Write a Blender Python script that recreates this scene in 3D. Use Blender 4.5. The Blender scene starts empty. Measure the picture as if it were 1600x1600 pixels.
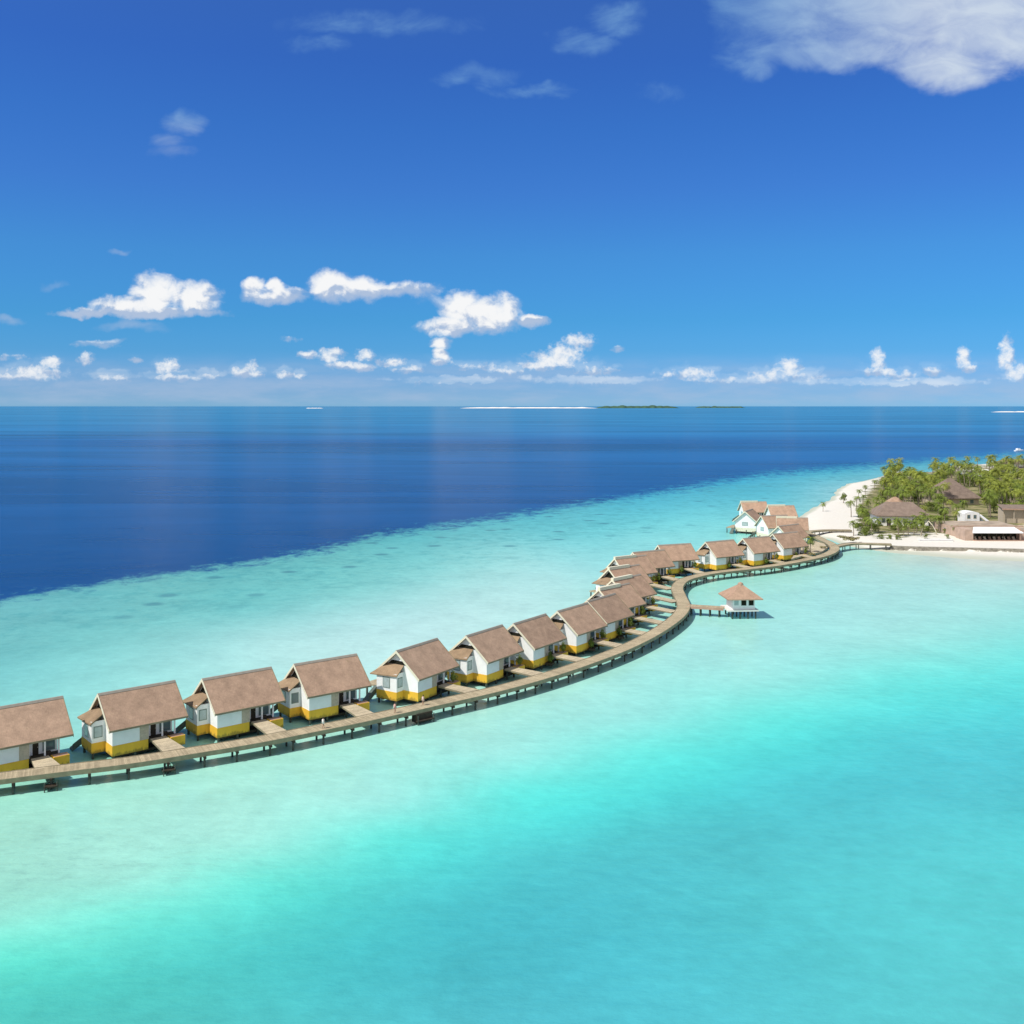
import bpy, bmesh, math, random
import numpy as np
from math import radians as R, sin, cos, pi, sqrt, atan2, tan
from mathutils import Vector, Matrix, noise as mnoise

random.seed(7)
rng = np.random.default_rng(7)
SC = bpy.context.scene
COL = SC.collection

# ------------------------------------------------------------------ camera
F = 1600.0          # focal length in pixels of the 1600 px photograph
H = 53.6            # drone height above the water
HY = 634.0          # row of the horizon
cam = bpy.data.cameras.new('camera')
co = bpy.data.objects.new('camera', cam); COL.objects.link(co)
cam.sensor_width = 36; cam.sensor_height = 36; cam.lens = 36 * F / 1600
cam.shift_y = -(800 - HY) / 1600
cam.clip_start = 1; cam.clip_end = 200000
co.location = (0, 0, H); co.rotation_euler = (R(90), 0, 0)
SC.camera = co

SC.view_settings.view_transform = 'Standard'
SC.view_settings.look = 'None'
SC.view_settings.exposure = 0.0
SC.view_settings.gamma = 1.0
SC.view_settings.use_curve_mapping = False

# ------------------------------------------------------------------ sun
S = Vector((-0.52, -0.30, 0.80)).normalized()
sl = bpy.data.lights.new('sun', 'SUN'); sl.energy = 4.1; sl.angle = R(0.5); sl.color = (1.0, 0.95, 0.87)
so = bpy.data.objects.new('sun', sl); COL.objects.link(so)
so.rotation_euler = S.to_track_quat('Z', 'Y').to_euler()
SUN_EL = math.asin(S.z); SUN_ROT = atan2(S.x, S.y)

# ------------------------------------------------------------------ node helper
class NT:
    def __init__(s, nt): s.nt = nt; s.N = nt.nodes; s.L = nt.links
    def n(s, t, **kw):
        nd = s.N.new(t)
        for k, v in kw.items(): setattr(nd, k, v)
        return nd
    def set(s, sock, v):
        if isinstance(v, bpy.types.NodeSocket): s.L.new(v, sock)
        elif v is not None: sock.default_value = v
    def m(s, op, a, b=None, c=None, clamp=False):
        nd = s.n('ShaderNodeMath', operation=op); nd.use_clamp = clamp
        for i, v in enumerate((a, b, c)): s.set(nd.inputs[i], v)
        return nd.outputs[0]
    def v(s, op, a, b=None, c=None):
        nd = s.n('ShaderNodeVectorMath', operation=op)
        for i, x in enumerate((a, b, c)):
            if x is not None: s.set(nd.inputs[i], x)
        return nd.outputs['Value'] if op in ('DOT_PRODUCT', 'LENGTH') else nd.outputs[0]
    def sstep(s, x, a, b, lo=0.0, hi=1.0):
        nd = s.n('ShaderNodeMapRange', interpolation_type='SMOOTHSTEP')
        s.set(nd.inputs[0], x)
        for i, q in enumerate((a, b, lo, hi)): s.set(nd.inputs[i + 1], q)
        return nd.outputs[0]
    def lin(s, x, a, b, lo=0.0, hi=1.0):
        nd = s.n('ShaderNodeMapRange'); s.set(nd.inputs[0], x)
        for i, q in enumerate((a, b, lo, hi)): s.set(nd.inputs[i + 1], q)
        return nd.outputs[0]
    def mix(s, f, a, b, mode='MIX'):
        nd = s.n('ShaderNodeMix', data_type='RGBA', blend_type=mode)
        s.set(nd.inputs[0], f); s.set(nd.inputs[6], a); s.set(nd.inputs[7], b)
        return nd.outputs[2]
    def noise(s, vec, scale, detail=4, rough=0.55, dist=0.0, color=False):
        nd = s.n('ShaderNodeTexNoise'); s.set(nd.inputs['Vector'], vec)
        nd.inputs['Scale'].default_value = scale; nd.inputs['Detail'].default_value = detail
        nd.inputs['Roughness'].default_value = rough; nd.inputs['Distortion'].default_value = dist
        return nd.outputs['Color' if color else 'Fac']
    def ramp(s, f, stops):
        nd = s.n('ShaderNodeValToRGB'); s.set(nd.inputs[0], f)
        el = nd.color_ramp.elements
        while len(el) < len(stops): el.new(0.5)
        for e, (p, c) in zip(el, stops): e.position = p; e.color = (*c, 1)
        return nd.outputs[0]

def lin(c):
    return tuple(((x / 255) / 12.92 if x / 255 <= 0.04045 else ((x / 255 + 0.055) / 1.055) ** 2.4) for x in c)

# ------------------------------------------------------------------ world: Nishita sky with clouds
W = bpy.data.worlds.new('World'); SC.world = W; W.use_nodes = True
w = NT(W.node_tree); w.N.clear()
sky = w.n('ShaderNodeTexSky', sky_type='NISHITA'); sky.sun_disc = False
sky.sun_elevation = SUN_EL; sky.sun_rotation = SUN_ROT
sky.altitude = 50; sky.air_density = 1.0; sky.dust_density = 0.3; sky.ozone_density = 3.0
tc = w.n('ShaderNodeTexCoord'); D = tc.outputs['Generated']
sep = w.n('ShaderNodeSeparateXYZ'); w.L.new(D, sep.inputs[0])
dx, dy, dz = sep.outputs
ys = w.m('MAXIMUM', dy, 0.08)
px = w.m('MULTIPLY_ADD', w.m('DIVIDE', dx, ys), 1600.0, 800.0)
py = w.m('MULTIPLY_ADD', w.m('DIVIDE', dz, ys), -1600.0, 634.0)
P = w.n('ShaderNodeCombineXYZ'); w.L.new(px, P.inputs[0]); w.L.new(py, P.inputs[1]); P = P.outputs[0]
# clear sky deepened by altitude like a polarised one; neutral fill light added overhead
SKY_TINT = [(0.0, (.175, .41, .82)), (.012, (.16, .35, .74)), (.027, (.135, .315, .68)), (.052, (.10, .305, .605)), (.083, (.09, .31, .565)), (.145, (.11, .325, .575)), (.204, (.12, .30, .595)), (.262, (.115, .295, .605)), (.317, (.12, .28, .61)), (.37, (.145, .30, .62)), (.42, (.3, .40, .56)), (.5, (.72, .60, .50)), (1, (.86, .66, .50))]
tint = w.ramp(w.m('MAXIMUM', dz, 0.0), SKY_TINT)
skyc = w.v('SCALE', w.mix(1.0, sky.outputs[0], tint, 'MULTIPLY')); skyc.node.inputs['Scale'].default_value = 2.0

back_fill = w.m('MULTIPLY', w.sstep(dy, 0.15, -0.4), w.sstep(dz, 0.0, 0.12, 0.3, 0.7))  # unseen bright sky added behind the camera, fill light for walls facing it
skyc = w.mix(back_fill, skyc, (6.4, 6.0, 6.0, 1))

def envelope(items, base=None):
    out = None
    for it in items:
        cx, cy, rx, ry = it[:4]; s = it[4] if len(it) > 4 else 1.0
        q = w.v('MULTIPLY_ADD', base or PW, (1 / rx, 1 / ry, 0), (-cx / rx, -cy / ry, 0))
        d = w.v('DOT_PRODUCT', q, q)
        e = w.m('MULTIPLY_ADD', d, -s, s)
        out = e if out is None else w.m('SMOOTH_MAX', out, e, 0.18)
    return out

def warp(amount, scale):
    c = w.noise(P, scale, 4, 0.55, color=True)
    return w.v('MULTIPLY_ADD', c, (amount, amount, 0), w.v('ADD', P, (-amount / 2, -amount / 2, 0)))
PW = warp(22, 0.035)
big = [(235, 488, 110, 10), (245, 458, 42, 34), (300, 466, 46, 27), (195, 478, 55, 17), (140, 490, 60, 8, .8),
       (398, 448, 20, 17), (430, 462, 50, 15), (430, 448, 16, 16),
       (518, 445, 38, 28), (560, 450, 50, 22), (625, 452, 62, 13, .9),
       (722, 482, 36, 30), (757, 492, 56, 30), (702, 510, 50, 17), (784, 490, 34, 32), (832, 502, 28, 10, .9), (688, 535, 20, 9, .7), (688, 553, 15, 12, .8)]
small = [(30, 590, 60, 10), (330, 590, 30, 8, .8), (540, 572, 40, 8), (640, 578, 30, 8, .8), (690, 566, 20, 8), (800, 580, 40, 8, .8), (930, 580, 40, 9, .8), (1130, 596, 50, 8, .8), (1200, 590, 40, 12), (1410, 588, 40, 9, .9), (868, 562, 52, 16), (905, 534, 28, 15), (850, 572, 62, 9), (880, 550, 25, 16),
         (58, 584, 52, 16), (78, 568, 20, 12), (135, 562, 15, 12), (180, 592, 38, 9, .9), (212, 563, 13, 5, .8), (262, 574, 24, 14), (275, 592, 48, 8), (385, 584, 30, 12),
         (394, 574, 11, 12), (445, 588, 18, 11), (470, 590, 12, 8), (480, 555, 18, 8), (516, 554, 24, 13), (570, 555, 17, 12), (610, 566, 25, 9), (570, 576, 28, 8), (745, 574, 50, 7, .7),
         (1085, 586, 38, 13, .9), (1045, 588, 25, 8, .6), (1232, 574, 26, 17), (1262, 590, 40, 9, .8), (1372, 562, 13, 22), (1375, 582, 32, 9), (1460, 581, 20, 9, .8),
         (1507, 560, 12, 20), (1513, 576, 22, 7), (1573, 556, 14, 34), (1592, 586, 22, 16), (150, 538, 34, 5, .5), (455, 530, 14, 5, .5), (965, 545, 12, 5, .5), (20, 560, 30, 5, .4),
         (700, 600, 90, 6, .4), (920, 600, 110, 7, .4), (1150, 598, 90, 7, .4), (1400, 602, 160, 7, .4), (1640, 590, 40, 22), (-60, 580, 50, 18)]
eb = envelope(big); ebs = envelope([b_[:4] for b_ in big], w.v('ADD', PW, (5.0, 13.0, 0)))
PW = warp(14, 0.06)
es = envelope(small); ess = envelope([b_[:4] for b_ in small], w.v('ADD', PW, (3.0, 7.0, 0)))
PW = warp(60, 0.012)
thin = [(284, 188, 36, 20, .62), (262, 215, 30, 16, .45), (270, 236, 34, 14, .3), (500, 72, 42, 14, .3), (590, 36, 100, 14, .16), (748, 118, 55, 15, .34), (838, 140, 55, 8, .25), (965, 28, 48, 24, .5), (910, 62, 40, 16, .25), (185, 395, 20, 5, .5), (85, 437, 18, 6, .3), (1040, 148, 34, 12, .22),
        (5, 497, 30, 6, .4), (150, 538, 45, 5, .6), (205, 512, 60, 7, .35), (700, 470, 40, 8, .5), (100, 600, 130, 9, .5), (480, 598, 150, 8, .5)]
et = envelope(thin)
PW = warp(70, 0.01)
veil = [(1250, 10, 150, 80, .8), (1180, 60, 60, 60, .55), (1420, 0, 210, 100, 1.2), (1590, 10, 230, 100, 1.7), (1480, 92, 110, 40, 1.0), (1172, 104, 40, 26, .55), (1330, 76, 150, 34, .8)]
ev = envelope(veil)
nb = w.noise(w.v('MULTIPLY', P, (1, 1.15, 1)), 0.03, 8, 0.6, 0.3)
nf = w.noise(w.v('MULTIPLY', P, (1, 1.1, 1)), 0.075, 7, 0.62, 0.2)
nt_ = w.noise(w.v('MULTIPLY', P, (0.7, 1.2, 1)), 0.014, 9, 0.62, 0.6)
db = w.m('MULTIPLY', w.sstep(w.m('MULTIPLY_ADD', w.m('SUBTRACT', nb, 0.5), 2.0, eb), -0.30, 0.85), 0.97)
ds = w.m('MULTIPLY', w.sstep(w.m('MULTIPLY_ADD', w.m('SUBTRACT', nf, 0.5), 3.0, es), -0.3, 1.3), w.sstep(py, 612, 575, 0.45, 0.9))
dt = w.m('MULTIPLY', w.sstep(w.m('MULTIPLY_ADD', w.m('SUBTRACT', nt_, 0.47), 1.7, et), -0.25, 1.3), 0.8)
dv = w.m('MULTIPLY', w.sstep(w.m('MULTIPLY_ADD', w.m('SUBTRACT', nt_, 0.45), 1.9, ev), -0.15, 1.25), w.m('MULTIPLY', w.lin(px, 1150, 1500, 0.66, 0.98), w.lin(w.noise(w.v('MULTIPLY', P, (.6, 1.3, 1)), 0.02, 6, 0.6, 0.8), 0.35, 0.65, 0.72, 1.0)))
hz = w.m('MULTIPLY', w.m('MULTIPLY', w.sstep(py, 545, 600), w.sstep(py, 642, 622)), w.sstep(w.noise(w.v('MULTIPLY', P, (.35, 1.6, 1)), 0.02, 6, 0.6), 0.33, 0.68, 0.14, 0.52))
dens = w.m('MAXIMUM', w.m('MAXIMUM', w.m('MAXIMUM', db, ds), dt), w.m('MAXIMUM', dv, hz), clamp=True)
dens = w.m('MULTIPLY', dens, w.m('GREATER_THAN', dy, 0.1))
# light and shadow painted into the clouds: bright tops, lavender grey thin parts and undersides
PO = w.v('ADD', P, (-5.0, -9.0, 0))
nb2 = w.noise(w.v('MULTIPLY', PO, (1, 1.15, 1)), 0.03, 5, 0.55, 0.3)
relief = w.m('SUBTRACT', w.noise(w.v('MULTIPLY', P, (1, 1.15, 1)), 0.03, 5, 0.55, 0.3), nb2)
lum = w.sstep(w.m('ADD', w.m('MULTIPLY', relief, 3.4), w.m('MULTIPLY', w.m('MAXIMUM', ebs, ess), 0.85)), -0.30, 0.62)
cc = w.mix(lum, (*lin((176, 194, 221)), 1), (*lin((249, 249, 249)), 1))
cc = w.mix(w.m('MULTIPLY', w.sstep(py, 240, 150), 0.9), cc, w.mix(w.lin(px, 1120, 1450), (*lin((128, 180, 222)), 1), (*lin((204, 217, 233)), 1)))
SKYSTR = 0.1
cl = w.v('SCALE', cc); cl.node.inputs['Scale'].default_value = 1 / SKYSTR
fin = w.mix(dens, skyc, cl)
# below the horizon: sea-blue bounce
fin = w.mix(w.m('LESS_THAN', dz, -0.001), fin, (1.0, 2.2, 3.4, 1))
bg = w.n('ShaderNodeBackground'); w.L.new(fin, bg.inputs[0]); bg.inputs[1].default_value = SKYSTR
wo = w.n('ShaderNodeOutputWorld'); w.L.new(bg.outputs[0], wo.inputs[0])

# ------------------------------------------------------------------ mapping helper: where a pixel's ray meets height z
def G(x, y, z=0.0):
    Y = F * (H - z) / (y - HY)
    return Vector(((x - 800) / F * Y, Y, z))

# ------------------------------------------------------------------ materials
MATS = {}
def mat(name, col, rough=0.8, var=0.0, scale=1.0, bump=0.0, metal=0.0, spec=0.3, build=None):
    if name in MATS: return MATS[name]
    m = bpy.data.materials.new(name); m.use_nodes = True
    t = NT(m.node_tree); b = t.N['Principled BSDF']
    b.inputs['Roughness'].default_value = rough; b.inputs['Metallic'].default_value = metal
    b.inputs['Specular IOR Level'].default_value = spec
    geo = t.n('ShaderNodeTexCoord').outputs['Object']
    oi = t.n('ShaderNodeObjectInfo')
    off = t.v('ADD', geo, oi.outputs['Location'])
    c = (*col, 1)
    if build: build(t, b, geo, off, c)
    else:
        nz = t.noise(off, scale, 5, 0.6)
        k = t.lin(nz, 0.3, 0.7, 1 - var, 1 + var)
        kk = t.n('ShaderNodeCombineXYZ')
        for i in range(3): t.L.new(k, kk.inputs[i])
        t.L.new(t.mix(1.0, c, kk.outputs[0], 'MULTIPLY'), b.inputs['Base Color'])
        if bump:
            bp = t.n('ShaderNodeBump'); bp.inputs['Strength'].default_value = bump; bp.inputs['Distance'].default_value = 0.1
            t.L.new(nz, bp.inputs['Height']); t.L.new(bp.outputs[0], b.inputs['Normal'])
    MATS[name] = m
    return m

def thatch_build(t, b, geo, off, c):
    uv = t.n('ShaderNodeUVMap').outputs[0]
    sp = t.n('ShaderNodeSeparateXYZ'); t.L.new(uv, sp.inputs[0])
    rows = t.m('FRACT', t.m('MULTIPLY', sp.outputs[1], 3.6))
    n1 = t.noise(off, 0.55, 6, 0.6); n2 = t.noise(t.v('MULTIPLY', uv, (9, 2.2, 1)), 1.0, 4, 0.65)
    n3 = t.noise(off, 2.6, 3, 0.6)
    oi = t.n('ShaderNodeObjectInfo').outputs['Random']
    k = t.m('ADD', t.lin(n1, 0.3, 0.7, 0.76, 1.14), t.lin(n2, 0.3, 0.7, -0.14, 0.14))
    k = t.m('ADD', k, t.lin(n3, 0.3, 0.7, -0.07, 0.07))
    k = t.m('ADD', k, t.lin(oi, 0, 1, -0.10, 0.08))
    k = t.m('MULTIPLY', k, t.lin(rows, 0.0, 0.25, 0.86, 1.0))
    kk = t.v('SCALE', c[:3]); t.L.new(k, kk.node.inputs['Scale'])
    moss = t.sstep(t.noise(off, 0.9, 5, 0.7), 0.62, 0.75)
    t.L.new(t.mix(t.m('MULTIPLY', moss, 0.5), kk, (0.25, 0.2, 0.09, 1)), b.inputs['Base Color'])
    bp = t.n('ShaderNodeBump'); bp.inputs['Strength'].default_value = 0.3; bp.inputs['Distance'].default_value = 0.04
    t.L.new(t.m('ADD', rows, n2), bp.inputs['Height']); t.L.new(bp.outputs[0], b.inputs['Normal'])

def plank_build(t, b, geo, off, c):
    uv = t.n('ShaderNodeUVMap').outputs[0]
    sp = t.n('ShaderNodeSeparateXYZ'); t.L.new(uv, sp.inputs[0])
    u = t.m('MULTIPLY', sp.outputs[0], 5.0)
    fr = t.m('FRACT', u); idx = t.m('FLOOR', u)
    wn = t.n('ShaderNodeTexWhiteNoise', noise_dimensions='1D'); t.L.new(idx, wn.inputs['W'])
    gap = t.m('LESS_THAN', fr, 0.08)
    n1 = t.noise(off, 0.25, 5, 0.65)
    n2 = t.noise(off, 2.0, 4, 0.6)
    k = t.m('ADD', t.lin(n1, 0.3, 0.7, 0.78, 1.12), t.lin(wn.outputs[0], 0, 1, -0.16, 0.16))
    k = t.m('ADD', k, t.lin(n2, 0.3, 0.7, -0.08, 0.08))
    k = t.m('MULTIPLY', k, t.lin(gap, 0, 1, 1.0, 0.45))
    kk = t.v('SCALE', c[:3]); t.L.new(k, kk.node.inputs['Scale'])
    t.L.new(kk, b.inputs['Base Color'])

M_roof = mat('shingle_roof', (.455, .305, .215), 0.9, build=thatch_build)
M_roof2 = mat('grey_shingle_roof', (.27, .205, .165), 0.9, build=thatch_build)
def stain_build(t, b, geo, off, c):
    z = t.n('ShaderNodeSeparateXYZ'); t.L.new(geo, z.inputs[0])
    n = t.noise(t.v('MULTIPLY', off, (1, 1, .35)), 1.3, 6, 0.65); n2 = t.noise(off, 0.4, 4, 0.6)
    tide = t.sstep(t.m('ADD', z.outputs[2], t.lin(n, 0.3, 0.7, -.45, .45)), 1.45, 1.0)
    k = t.m('ADD', t.lin(n, 0.3, 0.7, 0.93, 1.05), t.lin(n2, 0.3, 0.7, -.06, .06))
    kk = t.v('SCALE', c[:3]); t.L.new(k, kk.node.inputs['Scale'])
    t.L.new(t.mix(t.m('MULTIPLY', tide, 0.6), kk, (.10, .085, .035, 1)), b.inputs['Base Color'])
M_skirt = mat('weathered_shingle', (.34, .24, .15), 0.9, build=thatch_build)
M_white = mat('white_wall', (.90, .90, .89), 0.7, 0.05, 0.8)
M_cream = mat('cream_board', (.78, .73, .56), 0.6, 0.06, 2)
M_cap = mat('pale_ridge', (.80, .79, .74), 0.6, 0.08, 1.5)
M_capd = mat('grey_ridge', (.36, .31, .26), 0.8, 0.12, 1.5)
M_yel = mat('yellow_base', (.84, .49, .05), 0.7, build=stain_build)
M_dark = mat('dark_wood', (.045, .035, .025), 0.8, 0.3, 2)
M_pile = mat('dark_pile', (.075, .085, .07), 0.8, 0.35, 1.5)
M_deck = mat('deck_planks', (.46, .385, .255), 0.85, build=plank_build)
M_deck2 = mat('pale_deck_planks', (.56, .475, .33), 0.85, build=plank_build)
M_edge = mat('edge_beam_wood', (.27, .235, .155), 0.85, 0.25, 0.9)
M_wood = mat('light_wood', (.52, .44, .34), 0.75, 0.15, 3)
M_frame = mat('green_grey_frame', (.20, .26, .23), 0.5, 0.1, 2)
M_glass = mat('window_glass', (.12, .17, .18), 0.08, 0.1, 1, spec=0.6)
M_glassl = mat('curtained_glass', (.42, .50, .50), 0.2, 0.15, 1.5, spec=0.5)
M_vent = mat('dark_vent', (.012, .012, .006), 0.9, 0.2, 2)
M_teal = mat('weathered_stair', (.13, .17, .15), 0.8, 0.2, 2)
M_brown = mat('red_brown_deck', (.46, .30, .225), 0.85, 0.18, 0.3)
M_grey = mat('grey_roof', (.30, .28, .26), 0.8, 0.15, 0.6)
M_trunk = mat('palm_bark', (.30, .25, .19), 0.9, 0.25, 3)
M_leafb = mat('yellowish_palm_leaf', (.26, .30, .045), 0.55, 0.35, 0.35)
M_leaf = mat('palm_leaf', (.185, .245, .035), 0.55, 0.35, 0.35)
M_leaf2 = mat('shrub_leaf', (.16, .21, .035), 0.6, 0.4, 0.8)
M_leaf3 = mat('dry_leaf', (.30, .27, .12), 0.7, 0.35, 0.8)
M_skin = mat('skin', (.45, .27, .19), 0.6)
M_cloth = mat('white_cloth', (.80, .78, .76), 0.8)
M_cloth2 = mat('pink_cloth', (.66, .38, .34), 0.8)
M_hair = mat('dark_hair', (.03, .02, .015), 0.7)
M_rock = mat('grey_rock', (.30, .275, .225), 0.95, 0.4, 0.9, bump=0.6)

# ------------------------------------------------------------------ mesh helpers
class MB:
    def __init__(s): s.V = []; s.Fc = []; s.U = []
    def face(s, pts, uv=None):
        i = len(s.V); s.V += [tuple(p) for p in pts]; s.Fc.append(list(range(i, i + len(pts))))
        if uv is None:
            p0 = Vector(pts[0]); e = (Vector(pts[1]) - p0); e = e.normalized() if e.length > 1e-9 else Vector((1, 0, 0))
            nrm = Vector((0, 0, 0))
            for a in range(1, len(pts) - 1): nrm += (Vector(pts[a]) - p0).cross(Vector(pts[a + 1]) - p0)
            f = nrm.normalized().cross(e) if nrm.length > 1e-9 else Vector((0, 0, 1))
            uv = [((Vector(p) - p0).dot(e), (Vector(p) - p0).dot(f)) for p in pts]
        s.U += uv
        return s
    def hexa(s, b, t):
        """b: four bottom corners counter-clockwise, t: the four above them"""
        s.face([b[0], b[3], b[2], b[1]]); s.face(t)
        for i in range(4):
            j = (i + 1) % 4; s.face([b[i], b[j], t[j], t[i]])
        return s
    def box(s, x0, x1, y0, y1, z0, z1):
        b = [(x0, y0, z0), (x1, y0, z0), (x1, y1, z0), (x0, y1, z0)]
        return s.hexa(b, [(p[0], p[1], z1) for p in b])
    def slab(s, quad, th):
        """quad: upper face, counter-clockwise from above; thickness downwards"""
        t = [Vector(p) for p in quad]; b = [p - Vector((0, 0, th)) for p in t]
        return s.hexa([tuple(p) for p in b], [tuple(p) for p in t])
    def prism(s, prof, a0, a1, axis='x'):
        """prof: (y,z) outline, counter-clockwise seen from +x, extruded along x"""
        A = [(a0, y, z) for y, z in prof]; B = [(a1, y, z) for y, z in prof]
        s.face(A[::-1]); s.face(B)
        for i in range(len(prof)):
            j = (i + 1) % len(prof); s.face([A[i], A[j], B[j], B[i]])
        return s
    def tube(s, pts, rad, n=8, cap=True):
        pts = [Vector(p) for p in pts]
        if not isinstance(rad, (list, tuple)): rad = [rad] * len(pts)
        rings = []
        for i, p in enumerate(pts):
            d = (pts[min(i + 1, len(pts) - 1)] - pts[max(i - 1, 0)]).normalized()
            a = Vector((1, 0, 0)) if abs(d.x) < 0.9 else Vector((0, 1, 0))
            e1 = d.cross(a).normalized(); e2 = d.cross(e1)
            rings.append([p + (e1 * cos(2 * pi * k / n) + e2 * sin(2 * pi * k / n)) * rad[i] for k in range(n)])
        for i in range(len(pts) - 1):
            for k in range(n):
                j = (k + 1) % n
                s.face([rings[i][k], rings[i + 1][k], rings[i + 1][j], rings[i][j]])
        if cap: s.face(rings[0]); s.face(rings[-1][::-1])
        return s
    def mesh(s, name, m, smooth=False):
        me = bpy.data.meshes.new(name)
        me.from_pydata(s.V, [], s.Fc)
        uvl = me.uv_layers.new(name='UVMap')
        uvl.data.foreach_set('uv', np.array(s.U, dtype=np.float32).ravel())
        if smooth:
            bm = bmesh.new(); bm.from_mesh(me); bmesh.ops.remove_doubles(bm, verts=bm.verts, dist=0.0005)
            bm.to_mesh(me); bm.free(); me.polygons.foreach_set('use_smooth', [True] * len(me.polygons))
        me.materials.append(m); me.update()
        return me
    def build(s, name, m, parent=None, smooth=False):
        o = bpy.data.objects.new(name, s.mesh(name, m, smooth)); COL.objects.link(o)
        if parent is not None: o.parent = parent
        return o

def tag(o, label=None, cat=None, group=None, kind=None):
    if label: o['label'] = label
    if cat: o['category'] = cat
    if group: o['group'] = group
    if kind: o['kind'] = kind
    return o
def thing(name, label, cat, loc=(0, 0, 0), rz=0.0, group=None):
    o = bpy.data.objects.new(name, None); COL.objects.link(o); o.empty_display_size = 0.5
    o.location = loc; o.rotation_euler = (0, 0, rz)
    return tag(o, label, cat, group)
def copy_tree(o, parent=None):
    c = o.copy(); COL.objects.link(c); c.parent = parent
    for ch in KIDS.get(o.name, []): copy_tree(ch, c)
    return c
KIDS = {}
def index_kids():
    KIDS.clear()
    for o in COL.objects:
        if o.parent: KIDS.setdefault(o.parent.name, []).append(o)

# ------------------------------------------------------------------ water
CTRL = [ # row, column, sRGB colour of the water over sand and reef
 (0,1250,165,236,216),(0,1350,163,230,208),(0,1430,155,238,216),(0,1490,112,236,212),(0,1550,90,212,196),(0,1640,84,198,190),
 (200,1290,170,237,218),(200,1370,163,238,218),(200,1430,122,237,216),(200,1500,92,214,200),(200,1600,85,200,192),
 (400,1230,172,240,222),(400,1310,165,240,222),(400,1375,118,240,220),(400,1450,90,214,204),(400,1600,84,198,196),
 (600,1170,170,240,224),(600,1250,163,241,227),(600,1305,115,242,226),(600,1390,88,212,207),(600,1600,84,196,202),
 (800,1120,172,240,226),(800,1180,160,240,227),(800,1235,112,243,228),(800,1330,87,211,209),(800,1600,86,195,206),
 (1000,1060,170,242,228),(1000,1120,158,241,228),(1000,1175,116,243,228),(1000,1280,87,212,210),(1000,1600,86,197,208),
 (1200,1000,172,240,228),(1200,1060,160,240,226),(1200,1120,114,242,226),(1200,1215,86,214,213),(1200,1400,88,204,208),(1200,1600,90,200,208),
 (1400,930,178,236,224),(1400,1000,165,238,224),(1400,1060,120,240,225),(1400,1150,88,215,214),(1400,1350,90,206,208),(1400,1600,92,202,206),
 (1600,930,178,236,222),(1600,975,155,236,222),(1600,1025,122,236,222),(1600,1110,88,220,217),(1600,1300,88,208,210),(1600,1600,96,202,206),
 (1300,900,178,236,222),(1150,960,172,240,228),(1080,930,165,236,220),(1450,888,188,232,218),(1600,893,196,228,215),(1500,880,205,224,208),(1600,885,208,222,208),(1400,872,198,226,208),(1380,866,185,232,216),
 (-200,1270,165,236,216),(-200,1480,140,236,214),(-200,1560,100,220,200),(1800,880,200,225,210),(1800,960,120,232,220),(1800,1100,88,214,214),
 (0,1080,140,218,208),(0,1050,130,210,202),(0,985,122,198,190),(0,950,118,194,188),(100,940,118,196,190),(120,1000,128,206,196),(100,1050,145,222,212),(250,920,118,198,188),(250,980,135,212,202),(300,1020,165,230,220),
 (400,900,118,200,190),(400,950,130,212,202),(420,1000,182,236,226),(550,870,118,202,192),(550,920,140,218,206),(600,970,190,238,230),(700,840,112,200,196),(700,880,145,222,212),(750,930,188,238,228),
 (800,820,105,200,200),(820,870,165,232,222),(860,900,185,240,230),(900,800,100,198,204),(900,840,128,220,216),(920,880,165,236,228),(1000,790,95,198,208),(1000,815,120,218,216),(1000,845,150,232,224),
 (1100,768,85,190,206),(1100,800,120,218,218),(1100,830,145,232,224),(1200,752,85,188,206),(1230,775,108,204,210),(1250,800,150,222,218),(1300,742,95,195,206),(1300,765,150,214,214),(1400,730,95,188,200),(1450,726,95,190,198),
 (1600,715,80,170,196),(1700,712,80,170,196),(1050,860,160,236,226),(1150,870,160,236,222),(-200,960,118,196,190),(-200,1080,140,218,208)]
CT = np.array(CTRL, float)
cp = CT[:, :2].copy(); cv = np.array([lin(c) for c in CT[:, 2:]])
def tps(r): return np.where(r > 1e-9, r * r * np.log(r + 1e-12), 0.0)
SCL = np.array([260.0, 90.0])
cps = cp / SCL
K = tps(np.linalg.norm(cps[:, None] - cps[None], axis=2)) + np.eye(len(cps)) * 0.012
Pm = np.hstack([np.ones((len(cps), 1)), cps])
A = np.zeros((len(cps) + 3,) * 2); A[:len(cps), :len(cps)] = K; A[:len(cps), len(cps):] = Pm; A[len(cps):, :len(cps)] = Pm.T
WT = np.linalg.solve(A, np.vstack([cv, np.zeros((3, 3))]))
EDGE = np.array([(-900, 1110), (-400, 1022), (-200, 978), (0, 940), (100, 922), (200, 906), (300, 891), (400, 877), (500, 860), (600, 836), (700, 820), (800, 806), (900, 790), (1000, 774), (1100, 757), (1200, 741), (1300, 733), (1375, 727), (1450, 721), (1600, 708), (2000, 696), (2600, 690)], float)
DEEP = [(634, (84, 150, 208)), (640, (80, 148, 206)), (655, (72, 142, 202)), (675, (62, 130, 196)), (690, (44, 100, 172)), (705, (48, 108, 180)), (730, (44, 100, 172)), (760, (40, 92, 164)), (830, (38, 86, 156)), (930, (34, 76, 142)), (1100, (34, 76, 142))]  # paler rows towards the horizon: sky reflection put into the base colour
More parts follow.
